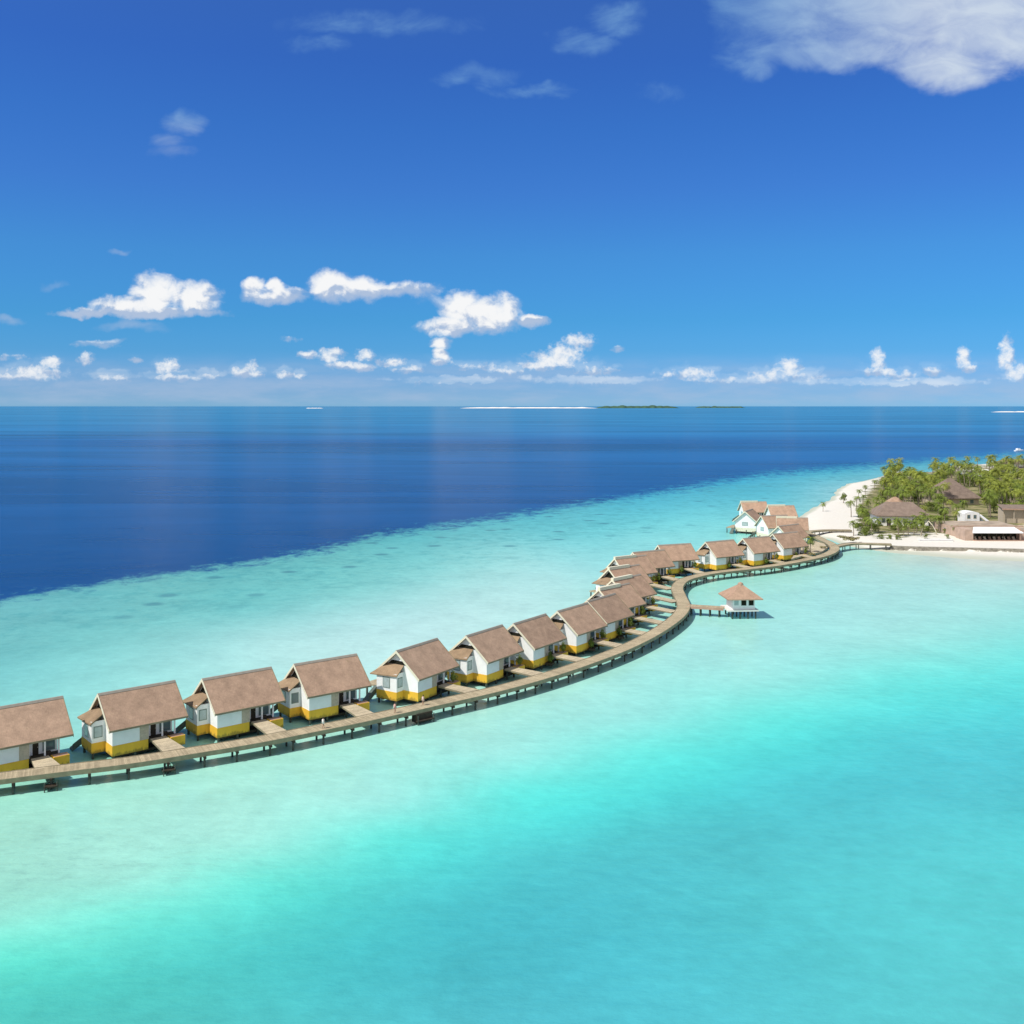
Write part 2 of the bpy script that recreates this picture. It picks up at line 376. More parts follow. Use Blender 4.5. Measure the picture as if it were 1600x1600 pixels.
def make_water():
    rows = [1700 - 3.2 * i for i in range(0, 320)]
    rows = [r for r in rows if r > 700] + [700 - 1.6 * i for i in range(41)]
    rows = [r for r in rows if r > 635.2] + [636.0, 635.2, 634.9]
    Ys = [F * H / (r - HY) for r in rows]
    tx = np.concatenate([np.linspace(-3.5, -0.8, 14)[:-1], np.linspace(-0.8, 0.8, 240), np.linspace(0.8, 3.5, 14)[1:]])
    V = []; C = []; Mk = []
    Ys_all = [-400.0] + Ys
    for k, Y in enumerate(Ys_all):
        Ye = 80.0 if k == 0 else Y
        V.append(np.stack([tx * Ye * (4 if k == 0 else 1), np.full_like(tx, Y), np.zeros_like(tx)], 1))
    V = np.concatenate(V); n = len(tx); m = len(Ys_all)
    X = V[:, 0]; Y = np.maximum(V[:, 1], 60)
    PX = 800 + F * X / Y; PY = HY + F * H / Y
    PX = np.clip(PX, -260, 1900); PYc = np.clip(PY, 700, 1660)
    q = np.stack([PX, PYc], 1) / SCL
    col = tps(np.linalg.norm(q[:, None] - cps[None], axis=2)) @ WT[:-3] + np.hstack([np.ones((len(q), 1)), q]) @ WT[-3:]
    col = np.clip(col * np.array([.795, .795, .80]), 0.02, 0.9)
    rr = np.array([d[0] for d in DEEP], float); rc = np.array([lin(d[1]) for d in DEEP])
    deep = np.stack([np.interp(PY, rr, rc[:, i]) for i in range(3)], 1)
    ey = np.interp(PX, EDGE[:, 0], EDGE[:, 1])
    # signed distance to the reef edge in metres across it
    sd = (PY - ey)
    me = bpy.data.meshes.new('sea_water')
    idx = np.arange(n * m).reshape(m, n)
    fc = np.stack([idx[:-1, :-1], idx[:-1, 1:], idx[1:, 1:], idx[1:, :-1]], -1).reshape(-1, 4)
    me.from_pydata(V.tolist(), [], fc.tolist())
    def addc(nm, c):
        a = me.attributes.new(nm, 'FLOAT_COLOR', 'POINT')
        a.data.foreach_set('color', np.hstack([c, np.ones((len(c), 1))]).astype(np.float32).ravel())
    addc('shallow', col); addc('deep', deep)
    a = me.attributes.new('reef', 'FLOAT', 'POINT'); a.data.foreach_set('value', sd.astype(np.float32))
    me.update()
    o = bpy.data.objects.new('sea_water', me); COL.objects.link(o)
    tag(o, 'turquoise lagoon and deep blue sea reaching the horizon', None, None, 'structure')
    mt = bpy.data.materials.new('sea_water'); mt.use_nodes = True
    t = NT(mt.node_tree); b = t.N['Principled BSDF']
    pos = t.n('ShaderNodeNewGeometry').outputs['Position']
    sh = t.n('ShaderNodeAttribute', attribute_name='shallow').outputs['Color']
    dp = t.n('ShaderNodeAttribute', attribute_name='deep').outputs['Color']
    rf = t.n('ShaderNodeAttribute', attribute_name='reef').outputs['Fac']
    sp = t.n('ShaderNodeSeparateXYZ'); t.L.new(pos, sp.inputs[0])
    # coral and weed patches on the reef flat, ripples of sand in the lagoon
    n1 = t.noise(pos, 0.06, 8, 0.68, 0.4); n2 = t.noise(pos, 0.35, 5, 0.6); n3 = t.noise(pos, 0.012, 5, 0.6, 0.3)
    n4 = t.noise(pos, 0.17, 8, 0.74, 0.3); n6 = t.noise(t.v('MULTIPLY', pos, (.6, 1, 1)), 0.03, 4, 0.6)
    patch = t.sstep(t.m('ADD', t.m('MULTIPLY', n4, 0.75), t.m('MULTIPLY', n6, 0.35)), 0.50, 0.68)
    near = t.m('MULTIPLY', t.sstep(rf, 125, 10), t.sstep(sp.outputs[1], 150, 200))
    coral_mix = t.m('MULTIPLY', patch, t.m('MULTIPLY', near, 0.62))
    c = t.mix(coral_mix, sh, (.07, .32, .31, 1))
    fine = t.m('ADD', t.m('ADD', t.lin(n1, 0.3, 0.7, -0.085, 0.085), t.lin(n2, 0.3, 0.7, -0.045, 0.045)), t.lin(t.noise(t.v('MULTIPLY', pos, (.7, 1.3, 1)), 0.5, 6, 0.7), 0.35, 0.65, -0.035, 0.035))
    # grey weedy patches in the pale lagoon at the lower left
    wx = t.sstep(t.v('LENGTH', t.v('MULTIPLY', t.v('SUBTRACT', pos, (-56, 121, 0)), (1 / 38, 1 / 17, 0))), 1.0, 0.2)
    wn = t.sstep(t.noise(t.v('MULTIPLY', pos, (1, 2.2, 1)), 0.28, 8, 0.78), 0.48, 0.66)
    c = t.mix(t.m('MULTIPLY', t.m('MULTIPLY', wx, wn), 0.5), c, (.22, .46, .40, 1))
    # isolated coral heads
    vo = t.n('ShaderNodeTexVoronoi', voronoi_dimensions='2D'); vo.inputs['Scale'].default_value = 0.045
    t.L.new(t.v('ADD', pos, t.v('SCALE', t.noise(pos, 0.1, 3, color=True))), vo.inputs['Vector'])
    vo2 = t.n('ShaderNodeSeparateXYZ'); t.L.new(vo.outputs['Color'], vo2.inputs[0])
    head = t.m('MULTIPLY', t.m('MULTIPLY', t.sstep(vo.outputs['Distance'], 0.17, 0.05), t.m('GREATER_THAN', vo2.outputs[0], 0.55)), t.sstep(rf, 80, 40))
    c = t.mix(t.m('MULTIPLY', head, 0.7), c, (.06, .22, .24, 1))
    k1 = t.m('ADD', 1.0, fine); c2 = t.v('SCALE', c); t.L.new(k1, c2.node.inputs['Scale'])
    # deep water, wind streaks
    st = t.noise(t.v('MULTIPLY', pos, (0.2, 1.0, 1)), 0.0042, 7, 0.58, 0.9)
    st2 = t.noise(t.v('MULTIPLY', pos, (0.25, 1.0, 1)), 0.045, 5, 0.62, 0.4)
    kd = t.m('ADD', t.lin(st, 0.34, 0.66, 0.74, 1.28), t.lin(st2, 0.3, 0.7, -0.09, 0.09))
    d2 = t.v('SCALE', dp); t.L.new(kd, d2.node.inputs['Scale'])
    d3 = t.mix(1.0, d2, (.34, .66, .62, 1), 'MULTIPLY')
    n5 = t.noise(t.v('MULTIPLY', pos, (1, .7, 1)), 0.13, 9, 0.78, 0.3)
    e = t.m('ADD', rf, t.lin(n5, 0.32, 0.68, -11, 11)); e = t.m('ADD', e, t.lin(n3, 0.3, 0.7, -1.5, 1.5))
    mask = t.sstep(e, -8.0, 9.0)
    base = t.mix(mask, d3, c2)
    t.N.remove(b)
    w1 = t.noise(t.v('MULTIPLY', pos, (0.7, 1.2, 1)), 0.55, 4, 0.6); w2 = t.noise(pos, 0.09, 3, 0.5)
    bp = t.n('ShaderNodeBump'); bp.inputs['Strength'].default_value = 0.4; bp.inputs['Distance'].default_value = 0.35
    t.L.new(t.m('ADD', w1, t.m('MULTIPLY', w2, 2.0)), bp.inputs['Height']); 
    df = t.n('ShaderNodeBsdfDiffuse'); t.L.new(base, df.inputs['Color'])
    gs = t.n('ShaderNodeBsdfGlossy'); gs.inputs['Roughness'].default_value = 0.16; gs.inputs['Color'].default_value = (1, 1, 1, 1)
    t.L.new(bp.outputs[0], gs.inputs['Normal']); t.L.new(bp.outputs[0], df.inputs['Normal'])
    fr = t.n('ShaderNodeFresnel'); fr.inputs['IOR'].default_value = 1.33
    # wave slopes hide one another at grazing angles, so the mean reflectance stays well under 1
    fm = t.m('DIVIDE', fr.outputs[0], t.m('MULTIPLY_ADD', fr.outputs[0], 2.7, 1.0))
    mx = t.n('ShaderNodeMixShader'); t.L.new(fm, mx.inputs[0]); t.L.new(df.outputs[0], mx.inputs[1]); t.L.new(gs.outputs[0], mx.inputs[2])
    t.L.new(mx.outputs[0], t.N['Material Output'].inputs['Surface'])
    me.materials.append(mt)
make_water()

# ------------------------------------------------------------------ island terrain
ISL = [(1247, 832), (1246, 815), (1252, 803), (1272, 792), (1296, 782), (1308, 766), (1322, 756), (1348, 752), (1378, 744), (1400, 735), (1432, 739), (1455, 738), (1470, 729), (1600, 723), (1900, 716), (1990, 760),
       (2080, 900), (1700, 884), (1600, 878), (1500, 873), (1400, 865), (1340, 857), (1316, 850), (1290, 842), (1265, 838)]
IP = np.array([G(*p)[:2] for p in ISL])
def sdist(X, Y, poly):
    d = np.full(X.shape, 1e9); inside = np.zeros(X.shape, bool)
    n = len(poly)
    for i in range(n):
        a = poly[i]; b = poly[(i + 1) % n]; ab = b - a
        t = np.clip(((X - a[0]) * ab[0] + (Y - a[1]) * ab[1]) / (ab @ ab), 0, 1)
        d = np.minimum(d, np.hypot(X - a[0] - t * ab[0], Y - a[1] - t * ab[1]))
        c = ((a[1] > Y) != (b[1] > Y)) & (X < (b[0] - a[0]) * (Y - a[1]) / (b[1] - a[1] + 1e-12) + a[0])
        inside ^= c
    return np.where(inside, d, -d)
def sm(x, a, b):
    t = np.clip((x - a) / (b - a), 0, 1); return t * t * (3 - 2 * t)
def make_island():
    xs = np.concatenate([np.arange(95, 240, 2.2), np.arange(240, 760, 8)])
    ysv = np.concatenate([np.arange(335, 480, 1.8), np.arange(480, 1080, 6)])
    X, Y = np.meshgrid(xs, ysv)
    d = sdist(X, Y, IP)
    nz = np.array([mnoise.noise(Vector((x * .05, y * .05, 0))) for x, y in zip(X.ravel(), Y.ravel())]).reshape(X.shape)
    d2 = d + nz * 2.0
    Z = -0.6 + 0.6 * sm(d2, -6, 0.3) + 1.35 * sm(d2, 0.0, 12) + 0.1 * nz * (d2 > 4)
    PXg = 800 + F * X / Y; PYg = HY + F * (H - .6) / Y
    wl = np.interp(PXg, [1393, 1430, 1500, 1560, 1620, 1720], [857, 858.5, 860, 861.5, 863, 866])
    fr_ = (PXg > 1385) & (PYg > wl)
    Z = np.where(fr_, np.minimum(Z, 0.05 + .5 * sm(d2, 0, 22)), Z)
    keep = d > -12
    idx = -np.ones(X.shape, int); idx[keep] = np.arange(keep.sum())
    V = np.stack([X[keep], Y[keep], Z[keep]], 1)
    q = np.stack([idx[:-1, :-1], idx[:-1, 1:], idx[1:, 1:], idx[1:, :-1]], -1).reshape(-1, 4)
    q = q[(q >= 0).all(1)]
    me = bpy.data.meshes.new('island_ground'); me.from_pydata(V.tolist(), [], q.tolist())
    PXv = 800 + F * V[:, 0] / V[:, 1]; PYv = HY + F * H / V[:, 1]
    vg = sdist(PXv, PYv, np.array([(1345, 838), (1338, 800), (1352, 775), (1372, 752), (1384, 742), (1440, 741), (1475, 733), (1620, 727), (2000, 720), (2000, 832), (1600, 832), (1510, 836), (1400, 843)], float))
    a = me.attributes.new('veg', 'FLOAT', 'POINT'); a.data.foreach_set('value', vg.astype(np.float32))
    me.polygons.foreach_set('use_smooth', [True] * len(me.polygons))
    def bld(t, b, geo, off, c):
        vgn = t.n('ShaderNodeAttribute', attribute_name='veg').outputs['Fac']
        n = t.noise(geo, 0.18, 6, 0.65); n2 = t.noise(geo, 0.7, 4, 0.6)
        msk = t.sstep(t.m('ADD', vgn, t.lin(n, 0.3, 0.7, -9, 9)), -3, 5)
        soil = t.mix(t.sstep(n, 0.42, 0.6), (.33, .29, .15, 1), (.10, .12, .03, 1))
        sand = t.mix(t.lin(n2, 0.3, 0.7), (.72, .685, .60, 1), (.79, .765, .70, 1))
        wet = t.n('ShaderNodeSeparateXYZ'); t.L.new(geo, wet.inputs[0])
        sand = t.mix(t.sstep(wet.outputs[2], 0.5, 0.02), sand, (.50, .53, .43, 1))
        t.L.new(t.mix(msk, sand, soil), b.inputs['Base Color'])
    me.materials.append(mat('island_sand', (.8, .8, .8), 0.95, build=bld))
    o = bpy.data.objects.new('island_ground', me); COL.objects.link(o)
    tag(o, 'white sand island with soil and ground cover under the palms', None, None, 'structure')
make_island()
GZ = 1.35

# ------------------------------------------------------------------ boardwalk
DZ = 2.3; BW = 1.55      # deck height, half width
WALK = [(-260, 1243), (-120, 1229), (0, 1213), (100, 1200.5), (200, 1188.5), (300, 1173), (400, 1156.5), (500, 1137), (560, 1125), (640, 1107.5), (700, 1094), (760, 1080.5), (820, 1065), (880, 1047), (940, 1026),
        (980, 1010), (1018, 991), (1046, 973), (1063, 958), (1068, 945), (1062, 930), (1058, 918), (1066, 907.5), (1082, 901.5), (1115, 894.5), (1167, 888.5), (1211, 883), (1255, 875), (1290, 866.5), (1304, 858), (1299, 850), (1286, 843.5), (1274, 838)]
def smooth_path(pts, step, z):
    P3 = [G(x, y, z) for x, y in pts]
    out = []
    for i in range(len(P3) - 1):
        p0 = P3[max(i - 1, 0)]; p1 = P3[i]; p2 = P3[i + 1]; p3 = P3[min(i + 2, len(P3) - 1)]
        n = max(2, int((p2 - p1).length / step))
        for k in range(n):
            t = k / n
            out.append(0.5 * ((2 * p1) + (p2 - p0) * t + (2 * p0 - 5 * p1 + 4 * p2 - p3) * t * t + (3 * p1 - p0 - 3 * p2 + p3) * t ** 3))
    out.append(P3[-1]); return out
def offset(path, d):
    o = []
    for i, p in enumerate(path):
        t = (path[min(i + 1, len(path) - 1)] - path[max(i - 1, 0)]); t.z = 0; t.normalize()
        o.append(p + Vector((t.y, -t.x, 0)) * d)      # + = to the right of travel (camera side)
    return o
def ribbon(mb, path, d0, d1, z1, z0):
    """solid strip between offsets d0<d1, top z1, bottom z0, with running uv"""
    a = offset(path, d0); b = offset(path, d1); s = 0
    for i in range(len(path) - 1):
        L = (path[i + 1] - path[i]).length
        A0, A1, B0, B1 = a[i], a[i + 1], b[i], b[i + 1]
        up = lambda p, z: (p.x, p.y, z)
        mb.face([up(B0, z1), up(B1, z1), up(A1, z1), up(A0, z1)], [(s, d1), (s + L, d1), (s + L, d0), (s, d0)])
        mb.face([up(A0, z0), up(A1, z0), up(B1, z0), up(B0, z0)], [(s, 0)] * 4)
        mb.face([up(B0, z0), up(B1, z0), up(B1, z1), up(B0, z1)], [(s, 0), (s + L, 0), (s + L, z1 - z0), (s, z1 - z0)])
        mb.face([up(A1, z0), up(A0, z0), up(A0, z1), up(A1, z1)], [(s + L, 0), (s, 0), (s, z1 - z0), (s + L, z1 - z0)])
        s += L
    for i in (0, -1):
        q = [(a[i].x, a[i].y, z0), (b[i].x, b[i].y, z0), (b[i].x, b[i].y, z1), (a[i].x, a[i].y, z1)]
        mb.face(q if i == 0 else q[::-1])
path = smooth_path(WALK, 1.6, DZ)
bwk = thing('boardwalk', 'long curving wooden boardwalk on dark piles linking all the overwater villas to the island', 'boardwalk', (path[0].x, path[0].y, 0))
def rel(mb, parent):
    ox, oy, oz = parent.location; mb.V = [(x - ox, y - oy, z - oz) for x, y, z in mb.V]; return mb
mb = MB(); ribbon(mb, path, -BW, BW, DZ, DZ - 0.12); rel(mb, bwk).build('deck', M_deck, bwk)
for sgn in (1, -1):
    mb = MB(); d = sgn * (BW + 0.003)
    ribbon(mb, path, min(d, d + sgn * 0.14), max(d, d + sgn * 0.14), DZ + 0.06, DZ - 0.62); rel(mb, bwk).build('edge_beam', M_edge, bwk)
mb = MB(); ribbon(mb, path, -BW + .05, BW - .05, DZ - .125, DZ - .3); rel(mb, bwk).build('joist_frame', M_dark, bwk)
# trestles every 3.6 m
acc = 0; tre = []
for i in range(1, len(path)):
    acc += (path[i] - path[i - 1]).length
    if acc >= 3.7: tre.append(i); acc = 0
rest = MB(); np_ = 0
for k, i in enumerate(tre):
    t = (path[min(i + 1, len(path) - 1)] - path[i - 1]); t.z = 0; t.normalize(); r = Vector((t.y, -t.x, 0)); p = path[i]
    for sgn in (1, -1):
        q = p + r * sgn * (BW - 0.25)
        mb = MB(); mb.tube([(q.x, q.y, -0.8), (q.x, q.y, DZ - 0.62)], 0.17, 8)
        if np_ < 100: rel(mb, bwk).build('pile', M_pile, bwk, True); np_ += 1
        else: o = rel(mb, bwk); rest.V += o.V; n0 = len(rest.V) - len(o.V); rest.Fc += [[v + n0 for v in f] for f in o.Fc]; rest.U += o.U
    a = p - r * (BW + 0.1); b = p + r * (BW + 0.3); h = t * 0.16
    mb = MB(); c = [(a - h), (a + h), (b + h), (b - h)]
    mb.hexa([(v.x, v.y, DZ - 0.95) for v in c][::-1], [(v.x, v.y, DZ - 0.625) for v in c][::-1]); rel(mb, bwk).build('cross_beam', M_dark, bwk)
if rest.V:
    tag(rest.build('far_piles', M_pile, bwk), 'dark piles under the far part of the boardwalk', None, None, 'stuff')
# dark box and low landings under the deck
def under_item(x, y, w, d, name, label, cat, mtl):
    c = G(x, y, DZ); j = min(range(len(path)), key=lambda k: (path[k] - c).length)
    t = (path[j + 1] - path[j - 1]); t.z = 0; t.normalize(); ang = atan2(t.y, t.x)
    r = Vector((t.y, -t.x, 0)); p = path[j]
    return p, r, ang
p, r, ang = under_item(653, 1105, 0, 0, '', '', '', None)
q = p + r * 1.4
bx = thing('service_platform', 'dark brown boxed platform hanging below the boardwalk in front of the fifth villa', 'platform', (q.x, q.y, 0), ang)
MB().box(-1.6, 1.6, -.55, .9, 0.25, 1.63).build('box', M_dark, bx)
MB().box(-1.75, 1.75, .12 - 1.2, -.553, 0.55, 0.7).build('landing', M_dark, bx)
for sx in (-1.6, 1.6):
    MB().tube([(sx, -1.0, -.6), (sx, -1.0, 1.6)], .09).build('post', M_pile, bx)
for k, (x, y) in enumerate([(80, 1203), (266, 1180)]):
    p, r, ang = under_item(x, y, 0, 0, '', '', '', None); q = p + r * 1.5
    bx = thing('water_ladder', ['dark ladder and landing under the boardwalk before the villa cut by the frame', 'dark ladder and landing under the boardwalk right of the second villa'][k], 'ladder', (q.x, q.y, 0), ang)
    MB().slab([(-.9, -.9, .75), (.9, -.9, .75), (.9, .3, .75), (-.9, .3, .75)], .14).build('landing', M_dark, bx)
    for sx in (-.8, .8): MB().tube([(sx, -.8, -.6), (sx, -.8, 1.3)], .08).build('rail_post', M_pile, bx)
    mb = MB()
    for s_ in range(5): mb.box(-.35, .35, .32 + 0.002, .40, -.3 + s_ * .4, -.2 + s_ * .4)
    mb.box(-.42, -.35, .32, .4, -.5, 1.66); mb.box(.35, .42, .32, .4, -.5, 1.66); mb.build('rungs', M_pile, bx)

# ------------------------------------------------------------------ overwater villas
ZR, ZE, RUN, HL = 9.5, 5.07, 5.2, 6.0
SL = (ZR - ZE) / RUN
def zt(v): return ZR - abs(v) * SL
def skewfix(v): return v
def villa(label, x, y, ang, ramp=4.5, style=0, band=False, far=False):
    """u along the ridge (x), the walkway lies towards -y of the local frame"""
    t = thing('overwater_villa', label, 'villa', (x, y, 0), R(ang), 'white overwater villas along the boardwalk')
    RT = 0.24
    # main roof: two slabs with shared ridge
    mb = MB(); UN = sqrt(RUN ** 2 + (ZR - ZE) ** 2)
    for s in (-1, 1):
        top = [(-HL, 0, ZR), (HL, 0, ZR), (HL, s * RUN, ZE), (-HL, s * RUN, ZE)]
        bot = [(p[0], p[1], p[2] - RT) for p in top]
        uv = [(0, UN), (12, UN), (12, 0), (0, 0)]
        if s > 0:
            mb.face(top[::-1] if False else [top[0], top[3], top[2], top[1]][::1], [uv[0], uv[3], uv[2], uv[1]]) if False else mb.face([top[3], top[2], top[1], top[0]], [uv[3], uv[2], uv[1], uv[0]])
            mb.face([bot[0], bot[1], bot[2], bot[3]], [(0, 0)] * 4)
        else:
            mb.face(top[::-1], uv[::-1]); mb.face(bot, [(0, 0)] * 4)
        mb.face([top[3], top[2], bot[2], bot[3]], [(0, .1)] * 4)
        mb.face([top[0], bot[0], bot[3], top[3]], [(0, .1)] * 4); mb.face([top[1], top[2], bot[2], bot[1]], [(0, .1)] * 4)
    roof = mb.build('roof', M_roof, t)
    # ridge cap
    if band:
        MB().prism([(-.42, ZR - .30), (.42, ZR - .30), (.42, ZR + .45), (-.42, ZR + .45)], -HL - .05, 2.0).build('ridge_parapet', M_cream, roof)
        MB().prism([(-.3, ZR - .15), (.3, ZR - .15), (0.0, ZR + .16)], 2.003, HL + .05).build('ridge_cap', M_capd, roof)
    else:
        MB().prism([(-.32, ZR - .20), (.32, ZR - .20), (.10, ZR + .12), (-.10, ZR + .12)], -HL - .05, HL + .05).build('ridge_cap', M_capd, roof)
    # barge boards on both gables, cream
    for e in (-1, 1):
        for s in (-1, 1):
            mb = MB(); u0 = e * (HL + .003); u1 = e * (HL + .09)
            q = [(0, ZR + .1), (s * (RUN + .06), ZE + .1 - .05), (s * (RUN + .06), ZE - .38), (0, ZR - .40)]
            A = [(u0, a, b) for a, b in q]; B = [(u1, a, b) for a, b in q]
            mb.face(A); mb.face(B[::-1])
            for i in range(4):
                j = (i + 1) % 4; mb.face([A[i], B[i], B[j], A[j]])
            mb.build('barge_board', M_cream if e < 0 else M_edge, t)
    # eave fascia, dark
    for s in (-1, 1):
        MB().prism([(s * RUN + (.003 if s > 0 else -.063), ZE - .26), (s * RUN + (.063 if s > 0 else -.003), ZE - .26), (s * RUN + (.063 if s > 0 else -.003), ZE + .02), (s * RUN + (.003 if s > 0 else -.063), ZE + .02)], -HL, HL).build('fascia', M_edge, t)
    zu = lambda v: zt(v) - RT - .02
    # body: solid white part left of the porch and recessed part behind it
    body = MB()
    U0, U1, U2 = -5.3, 0.2, 4.4; V = 4.4; VP = 3.1; ZW = 2.5
    body.prism([(-V, ZW), (V, ZW), (V, zu(V)), (0.0, zu(0)), (-V, zu(V))], U0, U1)
    body.prism([(-VP, ZW), (V, ZW), (V, zu(V)), (0.0, zu(0)), (-VP, zu(VP))], U1 + .002, U2)
    # ocean-side bay projecting beyond the gable (v<... is towards ocean: +y)
    B0, B1 = -1.15, 3.5
    if not far: body.prism([(B0, ZW), (B1, ZW), (B1, 5.0), (B0, 5.75)], -7.3, U0 - .002)
    wall = body.build('wall', M_white, t)
    # yellow base
    yb = MB()
    yb.box(U0 - .03, U1 - .1, -V - .03, V + .03, .95, ZW - .003); (None if far else yb.box(-7.33, U0 - .033, B0 - .03, B1 + .03, .95, ZW - .003))
    yb.build('base', M_cream if far else M_yel, t)
    MB().box(U1 - .097, U2, -VP - 1.45, V, 1.9, ZW - .004).build('porch_floor', M_dark, t)
    # skirt roof over the bay
    sk = MB(); zt0, zb0 = 7.25, 5.55
    top = [(U0 - .05, -1.2, 6.95), (U0 - .05, 2.6, 6.95), (-7.55, 4.9, 5.2), (-7.55, -1.4, 5.5)]
    sk.face([top[0], top[1], top[2], top[3]], [(0, 3), (5, 3), (7, 0), (0, 0)])
    bt = [(p[0], p[1], p[2] - .2) for p in top]; sk.face(bt[::-1], [(0, 0)] * 4)
    for i in range(4):
        j = (i + 1) % 4; sk.face([top[i], bt[i], bt[j], top[j]], [(0, .1)] * 4)
    # hip return on the ocean side
    sk.face([(U0 - .05, 2.6, 6.95), (U0 - .05, 5.0, 5.05), (-7.55, 4.9, 5.2)], [(0, 3), (0, 0), (3, 0)])
    sk.face([(U0 - .05, 2.6, 6.75), (-7.55, 4.9, 5.0), (U0 - .05, 5.0, 4.85)], [(0, 3), (0, 0), (3, 0)])
    if not far: sk.build('skirt_roof', M_skirt, t)
    # gable vent above the skirt: dark triangular louvre
    vz = 6.98
    vt = MB(); hw = (ZR - .55 - vz) / SL
    if style == 2:
        z2 = vz + .62; h2 = (ZR - .55 - z2) / SL
        vt.prism([(-hw, vz), (hw, vz), (h2, z2), (-h2, z2)], U0 - .08, U0 - .004)
    else: vt.prism([(-hw, vz), (hw, vz), (0, ZR - .55)], U0 - .08, U0 - .004)
    if not far: vt.build('gable_vent', M_vent, t)
    # windows
    def win(cx, cy, cz, w_, h_, ax, m_g=M_glassl):
        f = MB(); g = MB(); th = .05
        if ax == 'x':   # faces -u
            f.box(cx - th, cx - .003, cy - w_ / 2 - .13, cy + w_ / 2 + .13, cz - h_ / 2 - .13, cz + h_ / 2 + .13)
            g.box(cx - th - .015, cx - th - .003, cy - w_ / 2, cy + w_ / 2, cz - h_ / 2, cz + h_ / 2)
        else:           # faces -y (walkway side)
            f.box(cx - w_ / 2 - .13, cx + w_ / 2 + .13, cy - th, cy - .003, cz - h_ / 2 - .13, cz + h_ / 2 + .13)
            g.box(cx - w_ / 2, cx + w_ / 2, cy - th - .015, cy - th - .003, cz - h_ / 2, cz + h_ / 2)
        fo = f.build('window', M_frame, t); g.build('pane', m_g, fo)
    if far: win(U0, .2, 4.2, 2.2, 1.3, 'x', M_glassl)
    else: win(-6.35, B0, 4.1, 1.05, 1.5, 'y', M_glass if style == 1 else M_glassl)
    if not far: win(-7.3, 1.2, 4.0, 1.4, 1.7, 'x')
    # porch: door, glazed panel, columns, lattice panel
    dr = MB().box(.95, 1.75, -VP - .06, -VP - .004, ZW + .003, 4.75).build('door', M_dark, t)
    MB().box(1.62, 1.68, -VP - .12, -VP - .063, 3.5, 3.62).build('handle', M_cream, dr)
    win(3.2, -VP, 3.85, 1.5, 1.9, 'y', M_glass)
    for cx in (2.3, 4.25):
        MB().box(cx - .11, cx + .11, -4.45, -4.23, ZW, zu(4.5) + .01).build('column', M_white, t)
    MB().box(-1.2, .17, -V - .05, -V - .004, ZW + .02, 4.9).build('timber_screen', M_wood, t)
    MB().box(2.6, 3.2, -4.25, -3.75, ZW + .003, 2.95).build('bench', M_dark, t)
    # access ramp
    L = max(ramp, 1.0); mb = MB()
    A = [(0.35, -4.553), (2.75, -4.553), (3.1, -4.55 - L), (-.2, -4.55 - L)]
    top = [(A[0][0], A[0][1], ZW - .01), (A[3][0], A[3][1], DZ + .004), (A[2][0], A[2][1], DZ + .004), (A[1][0], A[1][1], ZW - .01)]
    mb.face(top, [(0, 0), (L, 0), (L, 3), (0, 3)])
    bt = [(p[0], p[1], p[2] - .3) for p in top]; mb.face(bt[::-1], [(0, 0)] * 4)
    for i in range(4):
        j = (i + 1) % 4; mb.face([top[i], bt[i], bt[j], top[j]], [(0, 0)] * 4)
    mb.build('access_deck', M_deck2, t)
    # yellow planter on the right of the ramp
    pb = MB().box(3.05, 5.3, -6.0, -4.56, 1.0, 2.45).build('planter', M_cream if far else M_yel, t)
    MB().box(3.2, 5.15, -5.85, -4.71, 2.453, 2.5).build('soil', M_brown, pb)
    # ocean deck, its stair and piles
    MB().slab([(-5.1, 4.45, 2.35), (5, 4.45, 2.35), (5, 8.3, 2.35), (-5.1, 8.3, 2.35)], .3).build('sun_deck', M_deck, t)
    st = MB(); st.hexa([(-8.4, 4.5, .1), (-5.12, 4.5, 2.0), (-5.12, 5.9, 2.0), (-8.4, 5.9, .1)], [(-8.4, 4.5, .4), (-5.12, 4.5, 2.34), (-5.12, 5.9, 2.34), (-8.4, 5.9, .4)])
    so_ = st.build('stair', M_teal, t)
    rr_ = MB(); rr_.hexa([(-8.4, 4.4, .5), (-5.15, 4.4, 2.4), (-5.15, 4.48, 2.4), (-8.4, 4.48, .5)], [(-8.4, 4.4, 1.2), (-5.15, 4.4, 3.2), (-5.15, 4.48, 3.2), (-8.4, 4.48, 1.2)])
    rr_.build('side_panel', M_teal, so_)
    for (a, b) in ((-7.0, -.8), (-7.0, 3.2), (-5.0, -4.1), (-1.8, -4.1), (1.8, -4.1), (4.2, -4.1), (-5.0, 4.0), (4.2, 4.0), (-4.8, 8.0), (4.6, 8.0)):
        MB().tube([(a, b, -.7), (a, b, 1.9)], .2, 8).build('pile', M_pile, t, True)
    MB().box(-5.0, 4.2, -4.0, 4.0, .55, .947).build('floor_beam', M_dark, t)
    return t

